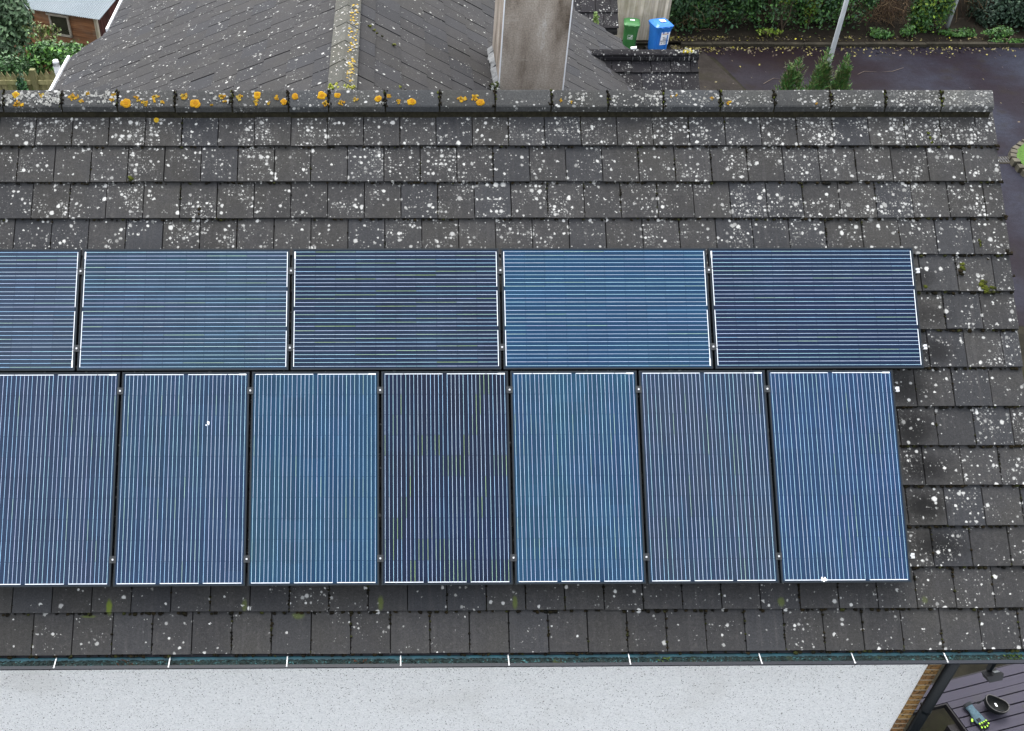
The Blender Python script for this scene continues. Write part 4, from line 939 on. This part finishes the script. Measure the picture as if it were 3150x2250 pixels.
twigs('bramble_tangle', 'reddish bare branches at the top right corner of the hedge', (18.4, 24.9, -5.9), (1.0, .5, .6), 120, [(.12, .05, .04), (.1, .06, .05)], 202, .011)
twigs('bramble_tangle', 'bare brown twigs at the hedge foot right of the blue bin', (7.75, 23.6, -7.4), (.5, .3, .6), 90, BR, 203)
# leaf litter
g = MB(); rg = random.Random(33)
for k in range(1500):
    x = 7.3+rg.random()**2.0*11.5; y = 22.7-abs(rg.gauss(0, .28)); z = -7.985
    if rg.random() < .4: y = rg.uniform(22.8, 23.3); z = -7.88
    if k % 25 == 0: y = rg.uniform(17, 22.4)
    s_ = rg.uniform(.02, .045); a = rg.uniform(0, 3.14); t_ = Vector((math.cos(a)*s_, math.sin(a)*s_, rg.uniform(0, .4)*s_)); b_ = Vector((-math.sin(a)*s_*.6, math.cos(a)*s_*.6, rg.uniform(0, .5)*s_)); P = Vector((x, y, z+.004))
    c = rg.choice([(.10, .085, .03), (.07, .05, .025), (.12, .10, .025), (.05, .036, .02), (.16, .14, .03)] if rg.random() < .975 else [(.42, .38, .03)])
    g.poly([P-t_, P-b_, P+t_, P+b_], c)
tag(obj('fallen_leaves', g, M['leaf']), 'yellow and brown fallen leaves scattered along the kerb', 'leaves', kind='stuff')
for i, (pts, lab) in enumerate([([(9.35, 20.15), (9.55, 20.35), (9.72, 20.5), (9.95, 20.4), (10.2, 20.3), (10.55, 20.25)], 'thin pale fallen twig on the road left of the small conifers'),
                                ([(12.15, 20.75), (12.4, 20.95), (12.8, 20.9), (13.2, 20.95), (13.6, 21.2)], 'long pale fallen twig on the road right of the small conifers'),
                                ([(10.2, 21.2), (10.4, 21.3), (10.6, 21.25)], 'short curved fallen twig on the road behind the small conifers')]):
    g = MB(); g.tube([(x, y, -7.98) for x, y in pts], [0.009]*(len(pts)-1)+[.005], 5, (.10, .08, .065), False); tag(obj('fallen_twig', g, M['twig'], loc=(pts[0][0], pts[0][1], -7.98)), lab, 'twig')
# small conifers on the near side of the road
def conifer(x, y, h, wd, seed, lab):
    t = thing('conifer', lab, 'conifer', (x, y, -8), 'small conifers beside the road'); rg = random.Random(seed); g = MB()
    lead = [(rg.uniform(-.45, .45)*wd, rg.uniform(-.3, .3)*wd, h*rg.uniform(.72, .93), wd*rg.uniform(.4, .6)) for _ in range(6)]+[(0, 0, h, wd*.6)]
    for k in range(3600):
        lx, ly, lh, lw = rg.choice(lead); q = rg.random()**.75; r_ = lw*(min(1, (1-q)*1.9))**.7*rg.uniform(.3, 1.1)*(.8+.4*math.sin(q*23+lx*30)); a = rg.uniform(0, 6.28)
        sp = 1-q*.4
        p = Vector((x+lx*sp+math.cos(a)*r_, y+ly*sp+math.sin(a)*r_, -8+q*lh)); d = Vector((math.cos(a)*.7+rg.gauss(0, .3), math.sin(a)*.7+rg.gauss(0, .3), .9)).normalized(); s_ = rg.uniform(.05, .13)
        b_ = d.cross(Vector((rg.gauss(0, 1), rg.gauss(0, 1), rg.gauss(0, 1)))).normalized()*s_*.13; v_ = rg.uniform(.5, 1.3); c = rg.choice([(.05, .15, .03), (.075, .19, .04), (.045, .12, .03), (.11, .16, .04), (.12, .13, .05)])
        g.poly([p-b_, p+b_, p+d*s_+b_*.3, p+d*s_-b_*.3], tuple(v_*q_ for q_ in c))
    for k in range(26):
        lx, ly, lh, lw = rg.choice(lead); p = Vector((x+lx*.7+rg.gauss(0, lw*.3), y+ly*.7, -8+lh*rg.uniform(.8, .97))); d = Vector((rg.gauss(0, .4), rg.gauss(0, .3), 1)).normalized()
        for m_ in range(18):
            p2 = p+d*m_*.013; e = Vector((rg.gauss(0, 1), rg.gauss(0, 1), rg.gauss(.5, .6))).normalized()*.04; f_ = e.cross(d).normalized()*.005; g.poly([p2-f_, p2+f_, p2+e], (.08, .11, .03))
    obj('foliage', g, M['leaf'], t); g = MB(); g.tube([(x, y, -8), (x, y, -8+h*.9)], [.03, .008], 6); obj('trunk', g, M['bark'], t)
conifer(8.88, 17, 2.1, .55, 1, 'left and shortest of the three small conifers by the road, standing apart')
conifer(9.55, 17.1, 2.28, .58, 2, 'middle and tallest of the three small conifers, in front of the pole')
conifer(9.98, 16.9, 2.22, .50, 3, 'right one of the three small conifers, close behind the tallest')

# poles
def pole(x, y, z0, z1, r_, lab, lamp=True):
    t = thing('street_lamp' if lamp else 'post', lab, 'street lamp' if lamp else 'post', (x, y, z0)); g = MB(); g.tube([(x, y, z0), (x, y, z0+.9), (x, y, z1)], [r_*1.15, r_*1.05, r_*.8], 14); obj('pole', g, M['galv'], t, smooth=True)
    if lamp:
        g = MB(); g.tube([(x, y, z1), (x, y-.15, z1+.15), (x, y-.8, z1+.2)], .03, 8); obj('arm', g, M['galv'], t)
        g = MB(); g.hexa([(x-.08, y-1.3, z1+.15), (x+.08, y-1.3, z1+.15), (x+.11, y-.75, z1+.15), (x-.11, y-.75, z1+.15), (x-.05, y-1.25, z1+.25), (x+.05, y-1.25, z1+.25), (x+.08, y-.78, z1+.28), (x-.08, y-.78, z1+.28)]); obj('lamp_head', g, M['grate'], t)
pole(10.92, 20, -8, -2.6, .062, 'grey metal lamp post rising behind the small conifers')
pole(15.75, 23.66, -7.9, -2.5, .062, 'grey metal lamp post standing in the hedge at the right')
pole(13.35, 24.2, -7.0, -5.8, .05, 'short grey post stub at the left of the brown twig tangle', False)

# ---------------------------------------------------------------- wheelie bins
def wheelie(name, lab, x, y, w_, d_, h_, rz, mat, group):
    t = thing(name, lab, 'wheelie bin', (x, y, -7.99), group); t.rotation_euler = (0, 0, rz)
    def ob(nm, g, m, p=t): return obj(nm, g, m, p, local=True)
    a, b, c, e = w_/2, d_/2, w_*.40, d_*.36; zb, zt = .06, h_*.9
    g = MB()
    ring = lambda sx, sy, z, r_=.04: [(s1*sx-(s1*r_ if k_ else 0), s2*sy-(0 if k_ else s2*r_), z) for s1, s2, k_ in ((-1, -1, 0), (-1, -1, 1), (1, -1, 1), (1, -1, 0), (1, 1, 0), (1, 1, 1), (-1, 1, 1), (-1, 1, 0))]
    lv = [(c, e, zb), (a*.9, b*.86, zt*.72), (a*.95, b*.93, zt*.93), (a*1.02, b*1.0, zt*.94), (a*1.03, b*1.01, zt)]
    R_ = [ring(*q) for q in lv]
    for i in range(len(R_)-1):
        for k in range(8): k2 = (k+1) % 8; g.poly([R_[i][k], R_[i][k2], R_[i+1][k2], R_[i+1][k]])
    g.poly(R_[0][::-1]); g.poly(R_[-1])
    for sx in (-.5, .0, .5): g.box((a*sx-.012, -b*.97, zt*.8), (a*sx+.012, -b*.9, zt*.93))
    g.box((-a*.62, -b*.9, .12), (-a*.5, -b*.78, zt*.75)); g.box((a*.5, -b*.9, .12), (a*.62, -b*.78, zt*.75))
    ob('body', g, mat)
    g = MB(); L0 = ring(a*1.08, b*1.1, zt+.008, .05); L1 = ring(a*1.08, b*1.1, zt+.035, .05); L2 = ring(a*.8, b*.82, h_*.985, .05)
    for A_, B_ in ((L0, L1), (L1, L2)):
        for k in range(8): k2 = (k+1) % 8; g.poly([A_[k], A_[k2], B_[k2], B_[k]])
    g.poly(L0[::-1]); g.poly(L2)
    ld = ob('lid', g, mat)
    g = MB(); g.tube([(-a*.45, -b*1.08, zt+.02), (-a*.45, -b*1.2, zt+.02), (a*.45, -b*1.2, zt+.02), (a*.45, -b*1.08, zt+.02)], .014, 8); ob('lid_handle', g, mat, ld)
    g = MB(); g.tube([(-a*.8, b*1.0, zt), (-a*.8, b*1.18, zt-.02), (a*.8, b*1.18, zt-.02), (a*.8, b*1.0, zt)], .016, 8); ob('handle', g, mat)
    for s in (-1, 1):
        g = MB(); g.tube([(s*a*.95-.025, b*.75, .1), (s*a*.95+.025, b*.75, .1)], .1, 18); ob('wheel', g, M['black'])
    return t, ob, a, b, c, e, zb, zt
t, ob, a, b, c, e, zb, zt = wheelie('wheelie_bin', 'dark green wheelie bin with small white logo sticker against the board fence', 5.97, 22.3, .42, .48, .92, R(-9), M['bin_green'], 'wheelie bins by the board fence')
def facept(fx, fz, off=.004):          # a point on the tapering front face
    k = (fz-zb)/(zt*.72-zb); yy = -(e+(b*.86-e)*k)-off; return (fx, yy, fz)
def sticker(ob, fx0, fx1, z0, z1, mat, off, nm): g = MB(); g.poly([facept(fx0, z0, off), facept(fx1, z0, off), facept(fx1, z1, off), facept(fx0, z1, off)]); return ob(nm, g, mat)
sticker(ob, -.075, .065, .44, .57, M['white'], .006, 'sticker')
sticker(ob, -.068, .058, .447, .563, M['bin_green'], .008, 'logo_field')
g = MB()
for k in range(9):
    a0, a1 = 3.3+k*.42, 3.3+(k+1)*.42; P = lambda q, r_: facept(-.02+math.cos(q)*r_, .512+math.sin(q)*r_*.8, .010); g.poly([P(a0, .03), P(a1, .03), P(a1, .038), P(a0, .038)])
g.poly([facept(-.035, .495, .010), facept(.04, .495, .010), facept(.04, .505, .010), facept(-.035, .505, .010)]); g.poly([facept(-.05, .465, .010), facept(.045, .465, .010), facept(.045, .476, .010), facept(-.05, .476, .010)])
g.poly([facept(.012, .52, .010), facept(.045, .52, .010), facept(.045, .55, .010), facept(.03, .55, .010)]); ob('logo', g, M['white'])
g = MB(); g.box((-.06, -.03, .915), (.07, .04, .925)); ob('label', g, M['white'])
t, ob, a, b, c, e, zb, zt = wheelie('wheelie_bin', 'bright blue wheelie bin with white stickers on its front and side', 6.74, 22.05, .51, .53, 1.0, R(14), M['bin_blue'], 'wheelie bins by the board fence')
sticker(ob, -.06, .2, .39, .76, M['white'], .005, 'sticker')
g = MB()
for (x0, x1, z0, z1) in ((-.03, .16, .695, .715),): g.poly([facept(x0, z0, .007), facept(x1, z0, .007), facept(x1, z1, .007), facept(x0, z1, .007)])
ob('sticker_stripe', g, simple('orange_ink', (.5, .22, .08)))
g = MB(); rg = random.Random(5)
for (x0, x1, z0, z1) in ((.0, .06, .60, .62), (.02, .12, .575, .59), (.01, .15, .535, .56), (-.05, .18, .49, .52), (-.04, .17, .465, .475), (-.03, .02, .425, .45), (.05, .12, .425, .45)):
    x = x0
    while x < x1-.004: w_ = rg.uniform(.008, .018); g.poly([facept(x, z0, .007), facept(min(x+w_, x1), z0, .007), facept(min(x+w_, x1), z1, .007), facept(x, z1, .007)]); x += w_+.004
ob('sticker_text', g, M['ink'])
g = MB(); g.box((-.05, -.1, 1.004), (.1, .06, 1.012)); ob('lid_label', g, M['white'])
g = MB(); g.poly([(-a*.885, -.13, .62), (-a*.885, -.03, .62), (-a*.93, -.03, .8), (-a*.93, -.13, .8)][::-1]); ob('side_sticker', g, M['white'])
tag(obj('pipe_end', (lambda g: (g.tube([(5.86, 21.5, -7.56), (6.02, 21.5, -7.54)], .045, 10), g)[1])(MB()), M['white_pvc'], loc=(5.9, 21.5, -7.56)), 'white pipe end peeping over the dark ridge below the green bin', 'pipe')

# left garden plants
shrub('garden_shrub', 'large grey green leafy shrub at the top left corner in front of the shed', 'shrub', (-10.35, 17.2, -5.7), (1.25, 1.0, 1.35), 11000, .085, [(.05, .095, .045), (.065, .115, .055), (.04, .075, .035), (.075, .13, .06)], 300, nb=14, shell=.55)
shrub('climbing_plant', 'bright green climbing plant spilling over the picket fence', 'plant', (-8.0, 15.1, -5.25), (1.2, .5, .62), 7000, .055, MG+[(.07, .17, .02), (.05, .14, .03)], 301, nb=8, gz=-8)
shrub('climbing_plant', 'darker low greenery behind the left part of the picket fence', 'plant', (-9.9, 14.9, -5.3), (1.5, .5, .5), 6000, .055, [(.03, .085, .02), (.04, .10, .03), (.028, .07, .022)], 302, nb=8, gz=-8)
shrub('climbing_plant', 'narrow trail of ivy hanging down in front of the picket fence post', 'plant', (-8.62, 13.88, -5.35), (.14, .07, .5), 600, .05, [(.035, .10, .03), (.03, .08, .04)], 303, nb=3, gz=-8)
shrub('climbing_plant', 'pale thin shoots standing up in front of the shed wall', 'plant', (-8.5, 15.6, -4.75), (.5, .2, .35), 260, .05, [(.08, .14, .03), (.12, .12, .04)], 304, nb=5, gz=-8)
shrub('garden_shrub', 'yellow olive shrub behind the shrub at the very top left', 'shrub', (-12.2, 22.5, -5.2), (1.5, 1, 1.6), 5000, .08, [(.10, .10, .02), (.07, .09, .02), (.05, .07, .02)], 305, nb=8)
shrub('roof_weed', 'pale green weed growing at the edge of the wing roof before the dark slope', 'plant', (2.32, 9.1, -1.78), (.05, .05, .16), 60, .035, [(.16, .24, .05), (.12, .2, .05)], 306, nb=0, gz=-1.9)
rg = random.Random(71)
# small tree trunk and dark soil behind the left fence
g = MB()
for x0, x1, y0, y1, z in ((-16, -5.5, 14.3, 27, -7.96),): g.poly([(x0, y0, z), (x1, y0, z), (x1, y1, z), (x0, y1, z)])
tag(obj('garden_soil', g, M['soil']), kind='structure', label='dark garden soil behind the picket fence')

# ---------------------------------------------------------------- garden table with helmet and glove
TO = Vector((5.229, -.69, -5.5)); TA = R(14.28); TM = Matrix.Translation(TO) @ Matrix.Rotation(TA, 4, 'Z')
tb = thing('garden_table', 'purple brown slatted outdoor table top with dark frame at the bottom right corner', 'table', (5.9, -.9, -6.3))
B_ = [(-1.2, .2186, .098), (-1.2, .090, -.020), (.012, -.0205+.0, -.104), (.014, -.112, -.222), (.014, -.232, -.341), (.014, -.349, -.466), (.014, -.474, -.59), (.014, -.598, -.712), (.014, -.72, -.835)]
for (s0, t0, t1) in B_:
    g = MB(); ch_ = .003; s1 = 1.6
    g.hexa([(s0, t1, -.028), (s1, t1, -.028), (s1, t0, -.028), (s0, t0, -.028), (s0+ch_, t1+ch_, 0), (s1-ch_, t1+ch_, 0), (s1-ch_, t0-ch_, 0), (s0+ch_, t0-ch_, 0)])
    o = obj('board', g, M['board'], tb, TM)
g = MB()
for (a0, b0, a1, b1) in ((-.008, -.84, .010, -.024), (-1.22, -.038, -.008, -.0235), (-1.22, .222, 1.6, .235), (1.605, -.84, 1.62, .235)): g.box((a0, b0, -.075), (a1, b1, -.006))
for x in (.35, 1.2): g.box((x, -.83, -.075), (x+.05, .21, -.029))
obj('underframe', g, M['board_side'], tb, TM)
for (x, y) in ((-.01, -.30), (1.45, -.7), (1.45, .1), (-1.1, .1)):
    g = MB(); g.box((x-.1, y-.06, -.8), (x+.0, y+.06, -.075)); obj('leg', g, M['board_side'], tb, TM)
g = MB(); g.tube([(.805, -.285, .0005), (.805, -.285, .002)], .022, 20); obj('parasol_hole', g, M['black'], tb, TM)
# helmet, lying upside down
hm = thing('helmet', 'black safety helmet lying upside down on the slatted table', 'helmet', (5.735, -.85, -5.5))
HM = Matrix.Translation((5.72, -.80, -5.5+.118)) @ Matrix.Rotation(R(-25), 4, 'Z') @ Matrix.Rotation(R(-5), 4, 'X') @ Matrix.Rotation(R(6), 4, 'Y')
def bowl(mb, rx, ry, h, inv=False, nseg=32, nr=8, wave=.0, m=HM):
    rings = []
    for i in range(nr+1):
        q = i/nr; th = q*math.pi/2; r_ = math.sin(th)**.8 if q > 0 else 0.001; z = -h*math.cos(th)
        rings.append([(rx*r_*math.cos(a), ry*r_*math.sin(a), z+(wave*q*q*(math.cos(2*a)+.4*math.sin(3*a)))) for a in [2*math.pi*k/nseg for k in range(nseg)]])
    for i in range(nr):
        for k in range(nseg):
            k2 = (k+1) % nseg; P = [rings[i][k], rings[i][k2], rings[i+1][k2], rings[i+1][k]]
            if not inv: P = P[::-1]
            mb.poly([m @ Vector(p) for p in P])
    return rings
g = MB(); ro = bowl(g, .128, .112, .112, wave=.012); obj('shell', g, M['shell'], hm, smooth=False)
g = MB(); ri = bowl(g, .108, .092, .09, True, wave=.012); obj('lining', g, M['foam'], hm)
g = MB(); n_ = 32
g.tube([HM @ Vector((ro[-1][k % n_][0]*.94, ro[-1][k % n_][1]*.94, ro[-1][k % n_][2]+.003)) for k in range(n_+1)], .006, 8); obj('rim_trim', g, M['trim'], hm, smooth=True)
g = MB(); g.box((.005, -.01, -.045), (.025, .03, -.038), m=HM @ Matrix.Rotation(R(30), 4, 'Z')); obj('size_label', g, M['white'], hm)
g = MB(); g.tube([HM @ Vector(p) for p in ((-.11, -.02, -.01), (-.05, -.03, -.05), (.02, -.04, -.055), (.09, -.05, -.02))], .007, 6); g.tube([HM @ Vector(p) for p in ((-.12, .01, .0), (-.15, -.03, -.03), (-.17, -.05, -.07), (-.2, -.03, -.08))], .006, 6); obj('chin_strap', g, M['gdark'], hm)
# glove
gv = thing('work_glove', 'grey and black work glove with lime green knuckle pads beside the helmet', 'glove', (5.48, -.93, -5.5))
GM = Matrix.Translation((5.475, -.90, -5.495)) @ Matrix.Rotation(R(-66), 4, 'Z') @ Matrix.Scale(1.22, 4)     # local +x: from the cuff to the fingertips
def loft(mb, secs, m, seg=14):
    """secs: (x, y, z, half width, half height)"""
    rr = []
    for (x, y, z, hw, hh) in secs: rr.append([m @ Vector((x, y+hw*math.cos(2*math.pi*k/seg), z+hh*math.sin(2*math.pi*k/seg))) for k in range(seg)])
    for i in range(len(rr)-1):
        for k in range(seg): k2 = (k+1) % seg; mb.poly([rr[i][k], rr[i][k2], rr[i+1][k2], rr[i+1][k]])
    mb.poly(rr[0][::-1]); mb.poly(rr[-1])
g = MB(); loft(g, [(-.10, .015, .03, .044, .022), (-.06, .012, .028, .036, .02), (-.02, .006, .028, .044, .022), (.03, .0, .026, .052, .021), (.07, .0, .024, .05, .019)], GM); obj('palm', g, M['glove'], gv, smooth=True)
g = MB(); loft(g, [(-.125, .017, .031, .046, .024), (-.095, .015, .031, .047, .025)], GM); obj('cuff', g, M['gdark'], gv, smooth=True)
fing = [(-.037, .062, .0095, -8), (-.013, .072, .0105, -3), (.012, .07, .0105, 2), (.036, .055, .0095, 8)]
for (y0, L_, r_, an) in fing:
    a = R(an); g = MB(); m = GM @ Matrix.Translation((.062, y0, .024)) @ Matrix.Rotation(a, 4, 'Z')
    loft(g, [(0, 0, 0, r_*1.2, r_*1.2), (L_*.35, 0, .004, r_*1.1, r_*1.1), (L_*.7, 0, -.002, r_, r_), (L_*.95, 0, -.01, r_*.9, r_*.85), (L_*1.05, 0, -.013, r_*.5, r_*.5)], m, 10); f_ = obj('finger', g, M['gdark'], gv, smooth=True)
    g = MB()
    for (p0, p1) in ((.08, .46), (.56, .9)): zz = .011 if p0 < .3 else .004; g.hexa([(L_*p0, -r_*.75, zz-.008), (L_*p1, -r_*.75, zz-.012), (L_*p1, r_*.75, zz-.012), (L_*p0, r_*.75, zz-.008), (L_*p0+.003, -r_*.6, zz+.0045), (L_*p1-.003, -r_*.6, zz+.0015), (L_*p1-.003, r_*.6, zz+.0015), (L_*p0+.003, r_*.6, zz+.0045)], m=m)
    obj('knuckle_pad', g, M['hiviz'], f_)
g = MB(); m = GM @ Matrix.Translation((-.005, -.045, .02)) @ Matrix.Rotation(R(-42), 4, 'Z'); loft(g, [(0, 0, 0, .014, .014), (.03, 0, 0, .013, .012), (.055, 0, -.004, .011, .01), (.066, 0, -.006, .006, .006)], m, 10); th_ = obj('thumb', g, M['gdark'], gv, smooth=True)
g = MB(); g.hexa([(.02, -.009, .002), (.05, -.009, -.002), (.05, .009, -.002), (.02, .009, .002), (.022, -.007, .015), (.048, -.007, .011), (.048, .007, .011), (.022, .007, .015)], m=m); obj('thumb_pad', g, M['hiviz'], th_)
g = MB(); g.hexa([(.03, -.04, .03), (.062, -.04, .028), (.062, .0, .028), (.03, .0, .03), (.033, -.038, .046), (.06, -.038, .044), (.06, -.004, .046), (.033, -.004, .049)], m=GM); obj('back_pad', g, M['gdark'], gv)
